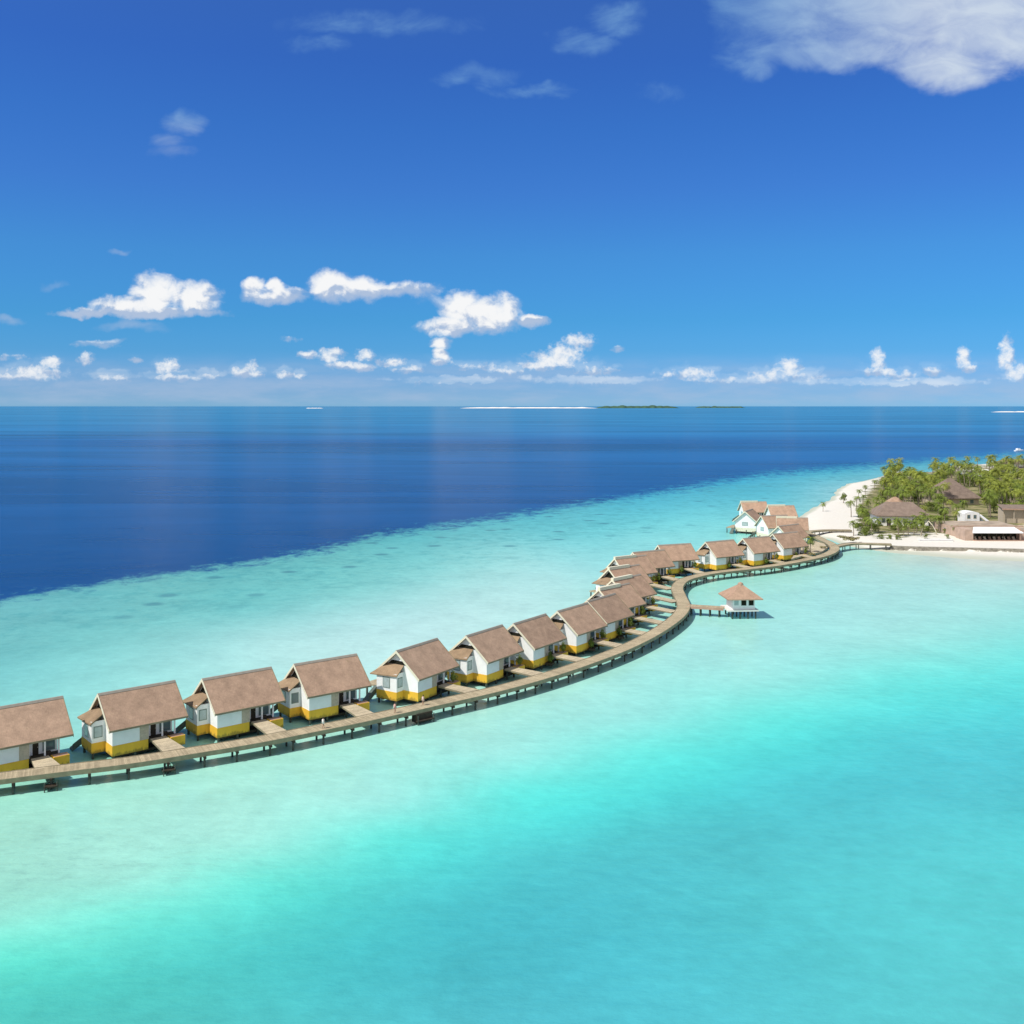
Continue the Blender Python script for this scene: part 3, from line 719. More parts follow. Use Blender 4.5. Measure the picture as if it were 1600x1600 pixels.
VIL = [(-72.8, 151.5, 39.5), (-58.7, 160.4, 39.8), (-45.3, 168.9, 38.9), (-32.4, 178.2, 37.3), (-17.5, 189.1, 56.6), (-5.4, 201.1, 55.4), (3.7, 212.0, 55.2), (13.3, 224.5, 53.5),
       (20.6, 236.0, 53.3), (25.0, 250.3, 46.5), (29.5, 263.7, 46.8), (30.7, 280.8, 40.1), (34.6, 299.2, 34.1), (41.5, 311.1, 30.6), (51.7, 326.1, 22.2), (67.8, 334.4, 30.4), (81.8, 343.4, 31.7), (94.8, 355.6, 31.6)]
VL = ['overwater villa cut off by the left edge of the photo, only its right part showing',
      'second villa from the left edge, its stair down to the water showing past the gable',
      'third villa from the left edge, with a window framed in green beside its gable',
      'fourth villa from the left edge, a person in white walking below its yellow base',
      'fifth villa from the left edge, standing behind the dark service platform',
      'sixth villa from the left edge, just right of the villa by the dark platform',
      'seventh villa from the left edge, right before the boardwalk starts to climb to the bend',
      'eighth villa from the left edge, with olive shrubs at both sides of its yellow base',
      'ninth villa from the left, first of the overlapping roofs before the bend of the boardwalk',
      'tenth villa from the left, its long roof overlapped by the two nearer roofs',
      'eleventh villa from the left, linked by a long jetty to the bend, pale ridge parapet',
      'twelfth villa from the left, dark gable vent showing at the left of the stacked roofs',
      'thirteenth villa from the left, pale parapet on its ridge, hidden low behind another roof',
      'fourteenth villa from the left, on the inner side of the bend beside an olive shrub',
      'fifteenth villa from the left, topmost roof of the overlapping group at the bend',
      'villa just right of the overlapping group, first of three separate villas behind the round pavilion',
      'middle one of the three villas behind the round pavilion, bright yellow base',
      'rightmost of the three villas behind the round pavilion, by the round planted deck']
def ramp_len(x, y, ang):
    a = R(ang); fwd = Vector((sin(a), -cos(a), 0)); s0 = Vector((x, y, 0)) + Vector((cos(a), sin(a), 0)) * 1.5 + fwd * 4.55
    best = 4.5
    for k in range(0, 200):
        p = s0 + fwd * (k * .2)
        d = min((Vector((q.x - p.x, q.y - p.y, 0))).length for q in path)
        if d < BW + .25: best = k * .2 + .15; break
    return best
for i, (x, y, a) in enumerate(VIL):
    villa(VL[i], x, y, a, ramp_len(x, y, a), 1 if i == 3 else (2 if i >= 4 and i != 11 else 0), band=i in (9, 10, 11, 12))
# villas of the far loop (behind the three)
FAR = [((1164, 799), 62, 3, 'tall white gable of the villa facing us behind the three villas near the island', False, 0.0),
       ((1157, 784), 4, 3, 'far villa with bright white ridge line, leftmost of the villas farthest out', True, 0),
       ((1199, 790), 4, 3, 'far villa with white ridge line ending at a dark gable, next to the sand spit', True, 0),
       ((1213, 808), -12, 3, 'low villa with pale ridge band in front of the far ones, facing the sand spit', True, 0),
       ((1189, 806), 18, 3, 'far villa roof between the tall white gable and the low villa by the spit', False, 0),
       ((1216, 822), 38, 3, 'villa showing only a pale gable between the three villas and the footbridge', False, 0)]
for (p, a, rp, lab, bd, _) in FAR:
    g = G(p[0], p[1], ZR); an = R(a); c = g + Vector((cos(an), sin(an), 0)) * HL
    villa(lab, c.x, c.y, a, rp, 0, bd, True)

# ------------------------------------------------------------------ round pavilion on piles with its footbridge
pc = G(1157, 967, 0); pc.y += 3.0; pc.x = (1157 - 800) / F * pc.y
pv = thing('water_pavilion', 'square white pavilion with hipped brown roof standing alone on piles inside the bend', 'pavilion', (pc.x, pc.y, 0), R(4))
mb = MB(); hw = 4.5; ez = 5.2; rz = 8.4
C4 = [(-hw, -hw, ez), (hw, -hw, ez), (hw, hw, ez), (-hw, hw, ez)]; ap = (0, 0, rz)
mb2 = [(-.45, -.45, rz - .25), (.45, -.45, rz - .25), (.45, .45, rz - .25), (-.45, .45, rz - .25)]
for i in range(4):
    j = (i + 1) % 4
    mb.face([C4[i], C4[j], mb2[j], mb2[i]], [(0, 0), (9, 0), (5, 6.2), (4, 6.2)])
    mb.face([C4[i], (C4[i][0], C4[i][1], ez - .25), (C4[j][0], C4[j][1], ez - .25), C4[j]][::1], [(0, .1)] * 4)
mb.face([(p[0], p[1], ez - .25) for p in C4][::-1], [(0, 0)] * 4); mb.face(mb2, [(0, 0)] * 4)
rf = mb.build('roof', M_roof, pv)
mb = MB(); mb.tube([(0, 0, rz - .4), (0, 0, rz + .1), (0, 0, rz + .35)], [.75, .62, .12], 10); mb.build('roof_cap', M_roof, rf)
MB().box(-2.85, 2.85, -2.85, 2.85, 2.3, ez - .26).build('wall', M_white, pv)
for cx in (-1.9, 0.0, 1.9):
    f = MB().box(cx - .66, cx + .66, -2.91, -2.854, 3.3, 4.7).build('window', M_white if cx < 0 else M_frame, pv)
    MB().box(cx - .56, cx + .56, -2.93, -2.913, 3.4, 4.6).build('pane', M_glassl if cx < -1 else M_vent, f)
MB().slab([(-4.2, -3.6, 2.297), (3.7, -3.6, 2.297), (3.7, 3.6, 2.297), (-4.2, 3.6, 2.297)], .35).build('platform', M_cap, pv)
for a in (-3.0, -1.0, 1.0, 3.0):
    for b in (-3.0, 0, 3.0): MB().tube([(a, b, -.7), (a, b, 1.95)], .2, 8).build('pile', M_pile, pv, True)
fb = thing('footbridge', 'short wooden footbridge from the bend of the boardwalk to the lone pavilion', 'footbridge', (0, 0, 0))
q0 = G(1073, 946, DZ); q1 = Vector((pc.x - 4.25, pc.y - 0.5, DZ))
fp = [q0.lerp(q1, k / 8) for k in range(9)]
fb.location = (q0.x, q0.y, 0)
mb = MB(); ribbon(mb, fp, -1.25, 1.25, DZ + .008, DZ - .12); rel(mb, fb).build('deck', M_deck, fb)
for s in (1, -1):
    mb = MB(); ribbon(mb, fp, min(s * 1.253, s * 1.38), max(s * 1.253, s * 1.38), DZ + .08, DZ - .5); rel(mb, fb).build('edge_beam', M_brown, fb)
for k in (1, 3, 5, 7):
    for s in (-1.0, 1.0):
        p = offset(fp, s)[k]; mb = MB(); mb.tube([(p.x, p.y, -.7), (p.x, p.y, DZ - .13)], .15, 8); rel(mb, fb).build('pile', M_pile, fb, True)

# ------------------------------------------------------------------ arrival deck inside the end loop, and the two footbridges to the sand
loop = [(1236, 874), (1256, 868), (1284, 862.5), (1293, 856), (1288, 850), (1272, 845), (1262, 850), (1246, 860)]
pts = [G(x, y, DZ) for x, y in loop]
cx_ = sum((p for p in pts), Vector()) / len(pts)
ad = thing('arrival_deck', 'pale wooden deck with dark shrubs filling the loop at the island end of the boardwalk', 'deck', (cx_.x, cx_.y, 0))
mb = MB(); up = [(p.x - cx_.x, p.y - cx_.y, DZ + .12) for p in pts]; mb.face(up, [(p[0], p[1]) for p in up])
lo = [(p[0], p[1], DZ - .4) for p in up]; mb.face(lo[::-1])
for i in range(len(up)):
    j = (i + 1) % len(up); mb.face([up[i], lo[i], lo[j], up[j]])
mb.build('platform', M_deck2, ad)
def bridge(label, pxs, hw=1.3, z=DZ + .02, every=3.6):
    p3 = smooth_path(pxs, 2.0, z); t = thing('footbridge', label, 'footbridge', (p3[0].x, p3[0].y, 0))
    mb = MB(); ribbon(mb, p3, -hw, hw, z, z - .12); rel(mb, t).build('deck', M_deck, t)
    for s in (1, -1):
        d = s * (hw + .003); mb = MB(); ribbon(mb, p3, min(d, d + s * .12), max(d, d + s * .12), z + .06, z - .55); rel(mb, t).build('edge_beam', M_edge, t)
    acc = 0
    for i in range(1, len(p3)):
        acc += (p3[i] - p3[i - 1]).length
        if acc > every:
            acc = 0
            for s in (-hw + .2, hw - .2):
                p = offset(p3, s)[i]; mb = MB(); mb.tube([(p.x, p.y, -.7), (p.x, p.y, z - .13)], .16, 8); rel(mb, t).build('pile', M_pile, t, True)
    return t
bridge('low wooden bridge running from the end of the boardwalk loop along the beach', [(1304, 853.5), (1330, 849), (1360, 849), (1393, 850)])
bridge('pale wooden bridge behind the loop crossing to the white sand spit', [(1276, 837.5), (1262, 831), (1290, 828), (1330, 828)])

# ------------------------------------------------------------------ island buildings
def building(name, label, cat, px0, w_, d_, zwall, zroof, rot=0.0, hip=4.0, over=1.2, roofm=None, wallm=None, ridge=None, doors=(), wins=(), ground=GZ):
    """px0: pixel of the front wall's ground centre; front faces the camera side (-y)"""
    g = G(px0[0], px0[1], ground); a = R(rot)
    t = thing(name, label, cat, (g.x, g.y, ground - .3), a)
    z0 = 0; zw = zwall - ground + .3; zr = zroof - ground + .3
    wm = wallm or M_white; rm = roofm or M_roof2
    wl = MB().box(-w_ / 2, w_ / 2, 0, d_, 0, zw).build('wall', wm, t)
    o = over; mb = MB(); X = w_ / 2 + o; y0 = -o; y1 = d_ + o; ze = zw - .1
    E4 = [(-X, y0, ze), (X, y0, ze), (X, y1, ze), (-X, y1, ze)]
    rx = (ridge if ridge is not None else max(X - hip, .4)); ym = (y0 + y1) / 2
    A = (-rx, ym, zr); B = (rx, ym, zr)
    mb.face([E4[0], E4[1], B, A], [(0, 0), (2 * X, 0), (X + rx, 7), (X - rx, 7)])
    mb.face([E4[1], E4[2], B], [(0, 0), (2 * X, 0), (X, 7)])
    mb.face([E4[2], E4[3], A, B], [(0, 0), (2 * X, 0), (X + rx, 7), (X - rx, 7)])
    mb.face([E4[3], E4[0], A], [(0, 0), (2 * X, 0), (X, 7)])
    lo = [(p[0], p[1], p[2] - .3) for p in E4]
    for i in range(4):
        j = (i + 1) % 4; mb.face([E4[i], lo[i], lo[j], E4[j]], [(0, .1)] * 4)
    mb.face(lo[::-1], [(0, 0)] * 4)
    mb.build('roof', rm, t)
    for (cx, cz, ww, hh) in wins:
        f = MB().box(cx - ww / 2 - .15, cx + ww / 2 + .15, -.06, -.003, cz - hh / 2 - .15, cz + hh / 2 + .15).build('window', M_cream, t)
        MB().box(cx - ww / 2, cx + ww / 2, -.09, -.063, cz - hh / 2, cz + hh / 2).build('pane', M_glass, f)
    for (cx, ww, hh) in doors:
        MB().box(cx - ww / 2, cx + ww / 2, -.07, -.003, .3, .3 + hh).build('door', M_dark, t)
    return t
building('restaurant', 'long grey-brown hip-roofed restaurant behind palms at the left of the island', 'restaurant', (1412, 822), 21, 14, 6.0, 11.2, rot=-4, hip=6,
         wins=[(-8.6, 2.6, 1.3, 1.8), (-3.5, 2.4, 1.5, 2.0), (0.5, 2.4, 1.5, 2.0), (4.5, 2.4, 1.5, 2.0)], doors=[(-6.3, 1.6, 3.0), (8, 1.6, 3.0)])
building('tall_hut', 'tall steep brown thatched hall rising from the palms in the middle of the island', 'hall', (1502, 789), 20, 22, 5.0, 14.6, rot=8, ridge=1.2, wallm=M_wood, roofm=M_roof2, wins=[(-6, 2, 2, 2), (0, 2, 2, 2), (6, 2, 2, 2)])
building('small_cottage', 'small white cottage with flat pale roof seen behind the palms at the far ridge', 'cottage', (1528, 744), 20, 8, 5.5, 6.4, ridge=8, over=.5, roofm=M_cap, wins=[(-5, 2.5, 2, 2), (4, 2.5, 2, 2)])
building('white_house', 'white house wall cut by the right frame edge, far among the palms', 'house', (1604, 744), 16, 10, 6.6, 8.2, ridge=5, roofm=M_roof2, wins=[(-5, 3, 1.6, 2)])
building('shingle_house', 'long brown-roofed house at the far right behind all the palms', 'house', (1590, 733), 26, 12, 6.2, 9.5, ridge=9, wins=[(-8, 3, 2, 2), (0, 3, 2, 2)])
building('beach_bungalow', 'small pinkish-roofed bungalow peeking over the restaurant roof', 'bungalow', (1402, 797), 7, 6, 4.6, 7.8, ridge=.5, roofm=M_roof, wins=[(0, 2, 1.5, 1.5)])
# white entrance building with arched top and a dark glazed gable beside it
g = G(1519, 824, GZ)
en = thing('entrance_hall', 'white arched entrance facade with dark doorways and a glazed lean-to beside it', 'entrance building', (g.x, g.y, GZ - .2), 0)
mb = MB(); arc = [(-3.2, 0), (3.2, 0)] + [(3.2 * cos(a), 6.0 + 0.9 * sin(a)) for a in [k * pi / 10 for k in range(11)]]
prof = arc
A = [(x, 0, z) for x, z in prof]; B = [(x, 7, z) for x, z in prof]
mb.face(A); mb.face(B[::-1])
for i in range(len(prof)):
    j = (i + 1) % len(prof); mb.face([A[j], A[i], B[i], B[j]])
mb.build('facade', M_white, en)
for cx in (-1.5, 1.2):
    MB().box(cx - .75, cx + .75, -.08, -.003, .3, 3.0).build('door', M_dark, en)
for cx in (-1.5, 1.2):
    f = MB().box(cx - .75, cx + .75, -.06, -.003, 3.9, 5.7).build('window', M_cream, en)
    MB().box(cx - .6, cx + .6, -.09, -.063, 4.05, 5.55).build('pane', M_glass, f)
gl = MB(); T = [(3.3, 4.6), (3.3, .3), (8.6, .3)]
A = [(x, .6, z) for x, z in T]; B = [(x, 5, z) for x, z in T]
gl.face(A); gl.face(B[::-1])
for i in range(3):
    j = (i + 1) % 3; gl.face([A[j], A[i], B[i], B[j]])
gl.build('glazed_gable', M_glass, en)
for k in range(5):
    x0 = 3.3 + k * .5
    MB().hexa([(x0, .3 + k * .9, 5.0), (x0 + .35, .3 + k * .9, 5.0), (x0 + 6.1, .3 + k * .9, .5), (x0 + 5.7, .3 + k * .9, .5)], [(x0, .5 + k * .9, 5.3), (x0 + .35, .5 + k * .9, 5.3), (x0 + 6.1, .5 + k * .9, .8), (x0 + 5.7, .5 + k * .9, .8)]).build('rafter', M_white, en)
M_bar = mat('sandy_pink_wall', (.50, .37, .29), 0.9, 0.2, 0.5)
M_terr = mat('terrace_boards', (.42, .34, .26), 0.9, 0.35, 0.22)
# beach bar: red-brown terrace building with white awning
g = G(1557, 845, GZ)
bb = thing('beach_bar', 'red-brown terrace bar with a long white awning over a dark open front', 'bar', (g.x, g.y, GZ - .2), R(-1))
MB().box(-11, 16, 2.2, 34, 0, 3.9).build('wall', M_bar, bb)
MB().box(-10.8, 16, 2.4, 34.2, 3.903, 4.05).build('roof_terrace', M_terr, bb)
MB().box(-12.0, -8.8, .2, 9, 0, 4.5).build('side_wing', M_bar, bb)
MB().box(-8.797, 16, -.5, .6, 0, .55).build('plinth', M_brown, bb)
MB().box(-8.6, 8.6, 2.1, 2.197, .5, 3.9).build('open_front', M_vent, bb)
for k in range(7):
    MB().box(-8.5 + k * 2.8, -8.28 + k * 2.8, .1, .32, .553, 4.0).build('post', M_dark, bb)
aw = MB(); aw.hexa([(-9.9, -1.6, 3.3), (9.6, -1.6, 3.3), (7.6, 2.0, 5.0), (-8.0, 2.0, 5.0)], [(-9.9, -1.6, 3.6), (9.6, -1.6, 3.6), (7.6, 2.0, 5.35), (-8.0, 2.0, 5.35)]); aw.build('awning', M_white, bb)
for k in range(9):
    x = -7.6 + k * 1.85
    ch = MB(); ch.box(x - .45, x + .45, .9, 1.6, .3, 1.0); ch.box(x - .45, x + .45, 1.6, 1.75, 1.0, 1.6); ch.build('counter_seat', M_brown if k % 2 else M_wood, bb)
MB().box(-12.0, 16, 12, 12.3, 4.053, 4.7).build('parapet', M_bar, bb)
MB().box(8.7, 9.2, -.6, 2.0, .56, 4.9).build('end_pier', M_brown, bb)
g = G(1588, 818, GZ)
lr = thing('lounge_roof', 'long low flat-roofed lounge with pinkish fascia behind the terrace bar', 'lounge', (g.x, g.y, GZ), R(-6))
MB().slab([(-6, 0, 6.6), (14, 0, 6.6), (14, 9, 7.6), (-5, 9, 7.6)], .35).build('roof', M_roof2, lr)
MB().box(-6.05, 14, -.25, -.003, 6.0, 6.55).build('fascia', M_brown, lr)
MB().box(-5, 13, 1.5, 8, 0, 6.24).build('wall', M_wood, lr)
for k in range(5): MB().box(-5.6 + k * 4.6, -5.3 + k * 4.6, .2, .5, 0, 6.22).build('post', M_wood, lr)
# white tall arch frame and low beach wall
g = G(1451, 836, GZ)
ar = thing('white_arch', 'tall white peaked arch standing on the beach in front of the palms', 'arch', (g.x, g.y, GZ), 0)
for s in (-1, 1):
    MB().tube([(s * 3.3, 0, -.2), (s * 2.9, 0, 1.6), (s * 1.6, 0, 3.9), (0, 0, 5.6)], [.2, .19, .17, .15], 8).build('leg', M_cream, ar, True)
g = G(1462, 846, GZ - .15)
lw = MB().box(-6.5, 6.5, -.5, .5, -.2, .75); lw.box(-6.8, 6.8, -.7, .7, .753, .9)
o = lw.build('beach_wall', M_white); o.location = g; tag(o, 'long low white wall on the sand below the white arch', 'wall')
# seawall of grey sandbags / rocks
def rock_mesh(n, L, seed):
    r = random.Random(seed); mb = MB()
    for i in range(n):
        x = -L / 2 + L * (i + r.random() * .6) / n
        for row in range(3):
            w2 = r.uniform(.6, 1.1); h = r.uniform(.4, .6); y = -.9 + row * .6 + r.uniform(-.12, .12); z = row * .42 + r.uniform(-.05, .08)
            xx = x + r.uniform(-.3, .3)
            c = [(xx - w2, y - .4), (xx + w2, y - .4 + r.uniform(-.1, .1)), (xx + w2, y + .45), (xx - w2, y + .45)]
            mb.hexa([(a, b, z - .2) for a, b in c], [(a * 1.0 + (xx - a) * .22, b + (y - b) * .25, z + h + r.uniform(-.06, .06)) for a, b in c])
    return mb
swp = smooth_path([(1393, 857), (1430, 858.5), (1500, 860), (1560, 861.5), (1620, 863), (1720, 866)], 12, .6)
for i in range(len(swp) - 1): pass
sw_root = thing('seawall', 'low grey rock seawall edging the beach in front of the bar', 'seawall', (swp[0].x, swp[0].y, .2))
allr = MB()
for i in range(len(swp) - 1):
    a, b = swp[i], swp[i + 1]; L = (b - a).length; rk = rock_mesh(max(3, int(L / 1.3)), L, i)
    ang = atan2(b.y - a.y, b.x - a.x); mid = (a + b) / 2
    n0 = len(allr.V)
    allr.V += [(mid.x + x * cos(ang) - y * sin(ang) - sw_root.location.x, mid.y + x * sin(ang) + y * cos(ang) - sw_root.location.y, z) for x, y, z in rk.V]
    allr.Fc += [[v + n0 for v in f] for f in rk.Fc]; allr.U += rk.U
ribbon(allr2 := MB(), swp, -.75, .6, 1.45, -.3)
allr2.V = [(x - sw_root.location.x, y - sw_root.location.y, z) for x, y, z in allr2.V]
n0 = len(allr.V); allr.V += allr2.V; allr.Fc += [[v + n0 for v in f] for f in allr2.Fc]; allr.U += allr2.U
allr.build('rocks', M_rock, sw_root)
# parasols on the terrace
def parasol(x, y, label, h=3.4, r=2.4):
    g = G(x, y, GZ); t = thing('beach_parasol', label, 'parasol', (g.x, g.y, GZ - .1), random.uniform(0, 1), 'grey parasols beside the terrace bar')
    MB().tube([(0, 0, 0), (0, 0, h)], .07).build('pole', M_wood, t)
    mb = MB()
    for k in range(8):
        a0, a1 = 2 * pi * k / 8, 2 * pi * (k + 1) / 8
        mb.face([(r * cos(a0), r * sin(a0), h - .9), (r * cos(a1), r * sin(a1), h - .9), (0, 0, h + .1)], [(0, 0), (2, 0), (1, 2.5)])
        mb.face([(r * cos(a1), r * sin(a1), h - 1.05), (r * cos(a0), r * sin(a0), h - 1.05), (0, 0, h - .3)], [(0, 0)] * 3)
        mb.face([(r * cos(a1), r * sin(a1), h - .9), (r * cos(a0), r * sin(a0), h - .9), (r * cos(a0), r * sin(a0), h - 1.05), (r * cos(a1), r * sin(a1), h - 1.05)], [(0, 0)] * 4)
    mb.build('canopy', M_grey, t)
parasol(1484, 834, 'grey parasol, left one of the two near the terrace bar')
parasol(1503, 833, 'grey parasol between the other parasol and the terrace bar')

# ------------------------------------------------------------------ trees
def palm_meshes(seed, h, lean, leafm=M_leaf, R0=3.3):
    r = random.Random(seed)
    pts = []; 
    for k in range(7):
        f = k / 6; pts.append((lean * f * f, lean * .4 * f * f * f, h * f - .3))
    tr = MB(); tr.tube(pts, [.24 - .10 * k / 6 for k in range(7)], 7)
    top = Vector(pts[-1]); cr = MB()
    nf = 24
    for k in range(nf):
        az = 2 * pi * k / nf + r.uniform(-.2, .2); el = r.choice([1.15, .8, .5, .2, -.15]) + r.uniform(-.12, .12)
        L = R0 * r.uniform(.85, 1.15); seg = 7; p = top.copy(); e = el; w0 = .8
        prev = None
        for s in range(seg + 1):
            f = s / seg
            d = Vector((cos(az) * cos(e), sin(az) * cos(e), sin(e))); side = Vector((-sin(az), cos(az), 0)); upv = side.cross(d) * -1
            if s < seg:
                q = p + d * (L / seg)
                wd = w0 * (sin(pi * min(.97, (f + .12) / 1.15)) * .95 + .12)
                for sg in (-1, 1):     # two leaflets each side, drooping
                    for hh in (0.0, .5):
                        b0 = p.lerp(q, hh); b1 = p.lerp(q, hh + .34)
                        tip = b0.lerp(b1, .9) + side * sg * wd * r.uniform(.8, 1.15) + Vector((0, 0, -.38 * wd)) + d * .22
                        cr.face([b0, b1, tip])
                p = q; e -= .24 + .06 * s * .5
    for k in range(5):   # coconuts
        a = 2 * pi * k / 5; c = top + Vector((cos(a) * .25, sin(a) * .25, -.25))
        cr.tube([c + Vector((0, 0, .14)), c, c - Vector((0, 0, .14))], [.03, .14, .03], 5)
    return tr.mesh('trunk', M_trunk, True), cr.mesh('crown', leafm)
def bush_mesh(seed, rx, ry, rz, n, leafm, ls=.5, clumps=9, zc=None):
    r = random.Random(seed); mb = MB(); zc = rz * .75 if zc is None else zc
    cl = []
    for k in range(clumps):
        a = r.uniform(0, 2 * pi); q = r.uniform(.15, .7)
        cl.append((Vector((cos(a) * q * rx, sin(a) * q * ry, zc + r.uniform(-.5, .6) * rz)), r.uniform(.28, .5)))
    for k in range(n):
        c, cs = r.choice(cl)
        v = Vector((r.gauss(0, 1), r.gauss(0, 1), r.gauss(0, 1))).normalized() * (r.uniform(.6, 1.05))
        p = c + Vector((v.x * rx * cs, v.y * ry * cs, v.z * rz * cs)); 
        if p.z < .05: p.z = .05
        a = Vector((r.uniform(-1, 1), r.uniform(-1, 1), r.uniform(-.6, .6))).normalized() * ls * r.uniform(.6, 1.2)
        b = v.cross(a).normalized() * ls * r.uniform(.35, .6)
        mb.face([p - a * .5, p + b * .5, p + a * .5, p - b * .5])
    return mb.mesh('crown', leafm)
PALMS = [palm_meshes(s, h, l, m_) for s, h, l, m_ in [(1, 7.5, .8, M_leaf), (2, 9.0, 1.6, M_leafb), (3, 8.2, -1.0, M_leaf), (4, 6.4, .3, M_leaf), (5, 9.8, -1.9, M_leafb)]]
LOOK = ['slim upright', 'tall leaning yellow-green', 'slim backward-leaning', 'short straight', 'very tall curved yellow-green']
def place(name, label, cat, x, y, tr, crn, sc=1.0, rz=None, group=None, z=None):
    g = G(x, y, GZ if z is None else z)
    t = thing(name, label, cat, g, random.uniform(0, 6.28) if rz is None else rz, group)
    t.scale = (sc, sc, sc)
    for nm, me in (('trunk', tr), ('crown', crn)):
        if me is None: continue
        o = bpy.data.objects.new(nm, me); COL.objects.link(o); o.parent = t
    return t
def inpoly(x, y, P):
    c = False; n = len(P)
    for i in range(n):
        (x0, y0), (x1, y1) = P[i], P[(i + 1) % n]
        if (y0 > y) != (y1 > y) and x < (x1 - x0) * (y - y0) / (y1 - y0) + x0: c = not c
    return c
GROVE = [(1382, 745), (1405, 742), (1435, 752), (1458, 768), (1452, 750), (1462, 742), (1482, 741), (1540, 736), (1600, 734), (1650, 736), (1700, 800), (1640, 822), (1560, 812), (1512, 800), (1470, 812), (1450, 800), (1395, 797), (1376, 780), (1378, 762)]
KEEP = [(1366, 800, 1462, 840), (1474, 782, 1542, 812), (1384, 790, 1402, 800), (1508, 800, 1545, 850), (1480, 763, 1530, 790), (1514, 738, 1545, 754), (1590, 738, 1625, 753), (1552, 806, 1640, 850)]
pts = []; tries = 0
while len(pts) < 290 and tries < 40000:
    tries += 1
    x = random.uniform(1370, 1690); y = random.uniform(732, 830)
    if not inpoly(x, y, GROVE) or any(a < x < c and b < y < d for a, b, c, d in KEEP): continue
    dm = 4.6 + (y - 732) * .025
    if x > 1620 and random.random() < .6: continue
    if any(((x - a) ** 2 + ((y - b) * 1.15) ** 2) < dm * dm for a, b in pts): continue
    pts.append((x, y))
pts.sort(key=lambda p: p[1])
for x, y in pts:
    kk = random.randrange(5); tr, crn = PALMS[kk]
    west = x < 1465
    near = y > 775
    lab = ('palm in the near western grove behind the restaurant roof' if near else 'palm in the far western grove') if west else \
          ('palm in the near eastern grove around the tall hall' if near else 'palm along the far ridge of the eastern grove')
    place('palm_tree', LOOK[kk] + ' ' + lab, 'palm tree', x, y, tr, crn, random.uniform(1.0, 1.4), group='%s palms of the %s %s grove' % (LOOK[kk], 'near' if near else 'far', 'western' if west else 'eastern'))
NAMED = [(1286, 799, 3, .62, 'lone thin palm standing on the white sand spit'), (1341, 781, 0, .72, 'palm on the beach right of the round tree'), (1352, 775, 2, .7, 'palm at the far beach edge left of the western grove'),
         (1366, 766, 0, .8, 'palm at the far beach edge touching the western grove'), (1330, 808, 0, .95, 'palm with yellowish fronds at the edge of the white sand spit'), (1344, 812, 3, .95, 'second palm from the white sand spit'),
         (1357, 800, 3, .85, 'small palm between sand clearings left of the restaurant'), (1370, 797, 0, .8, 'palm just left of the small pink-roofed bungalow'), (1358, 822, 2, .8, 'palm above the big green bush left of the restaurant'),
         (1404, 832, 3, .72, 'short palm before the left half of the restaurant front'), (1417, 833, 3, .8, 'short palm before the middle of the restaurant front'), (1440, 833, 3, .85, 'bushy palm before the right end of the restaurant'),
         (1455, 829, 0, .8, 'palm behind the tall white arch'), (1468, 832, 3, .95, 'palm between the white arch and the parasols'), (1476, 822, 0, .95, 'tall palm above the left parasol'),
         (1490, 826, 1, .8, 'tall palm behind the two parasols'), (1499, 820, 0, .85, 'palm just left of the white entrance facade'), (1484, 808, 1, .8, 'palm in front of the left side of the tall hall'),
         (1348, 792, 2, .7, 'slim palm among the sand clearings behind the beach'), (1374, 786, 1, .75, 'slim palm right behind the pink-roofed bungalow'), (1446, 818, 1, .8, 'palm leaning over the right end of the restaurant roof'), (1465, 812, 0, .9, 'palm between the restaurant roof and the tall hall, nearer the restaurant'), (1474, 800, 2, .85, 'palm before the left corner of the tall hall'), (1496, 812, 0, .9, 'palm below the middle of the tall hall roof'), (1507, 806, 3, 1.0, 'bushy palm touching the arched top of the white entrance'), (1545, 808, 1, .9, 'palm right of the glazed lean-to'), (1564, 812, 3, .9, 'bushy palm before the low lounge, left one'), (1580, 813, 0, .95, 'palm before the middle of the low lounge'), (1594, 811, 3, 1.0, 'bushy palm before the low lounge by the frame edge'), (1552, 800, 2, 1.0, 'palm at the left end of the low lounge'), (1338, 798, 0, .9, 'palm on sand behind the yellowish palm'), (1349, 822, 3, 1.0, 'bushy palm left of the big corner bush'), (1428, 836, 3, .8, 'short bushy palm left of the white arch'), (1412, 838, 3, .6, 'very short palm beside the beach hedge'), (1492, 838, 3, .6, 'very short palm between the two parasols'), (1389, 826, 3, .6, 'tiny palm at the white wall left of the restaurant doors')]
for x, y, k, s, lab in NAMED: place('palm_tree', lab, 'palm tree', x, y, PALMS[k][0], PALMS[k][1], s)
# broad crowned trees and shrubs
bt = MB(); bt.tube([(0, 0, -.3), (.1, 0, 1.0), (0, .1, 2.4)], [.22, .17, .1], 7)
for k in range(5):
    a = 2 * pi * k / 5; bt.tube([(0.05, .05, 1.3 + .15 * k), (cos(a) * 1.0, sin(a) * 1.0, 2.6 + .2 * k)], [.08, .03], 5)
btm = bt.mesh('trunk', M_trunk, True)
round_cr = bush_mesh(11, 2.6, 2.6, 2.4, 900, M_leaf2, .5, 10, 3.1)
place('broadleaf_tree', 'single round-crowned tree standing on the white sand beside the water', 'tree', 1318, 786, btm, round_cr, 1.05)
SH = [bush_mesh(21, 2.4, 2.0, 1.5, 700, M_leaf2, .45), bush_mesh(22, 1.8, 1.8, 1.9, 600, M_leaf2, .42), bush_mesh(23, 3.0, 2.2, 1.1, 700, M_leaf3, .45)]
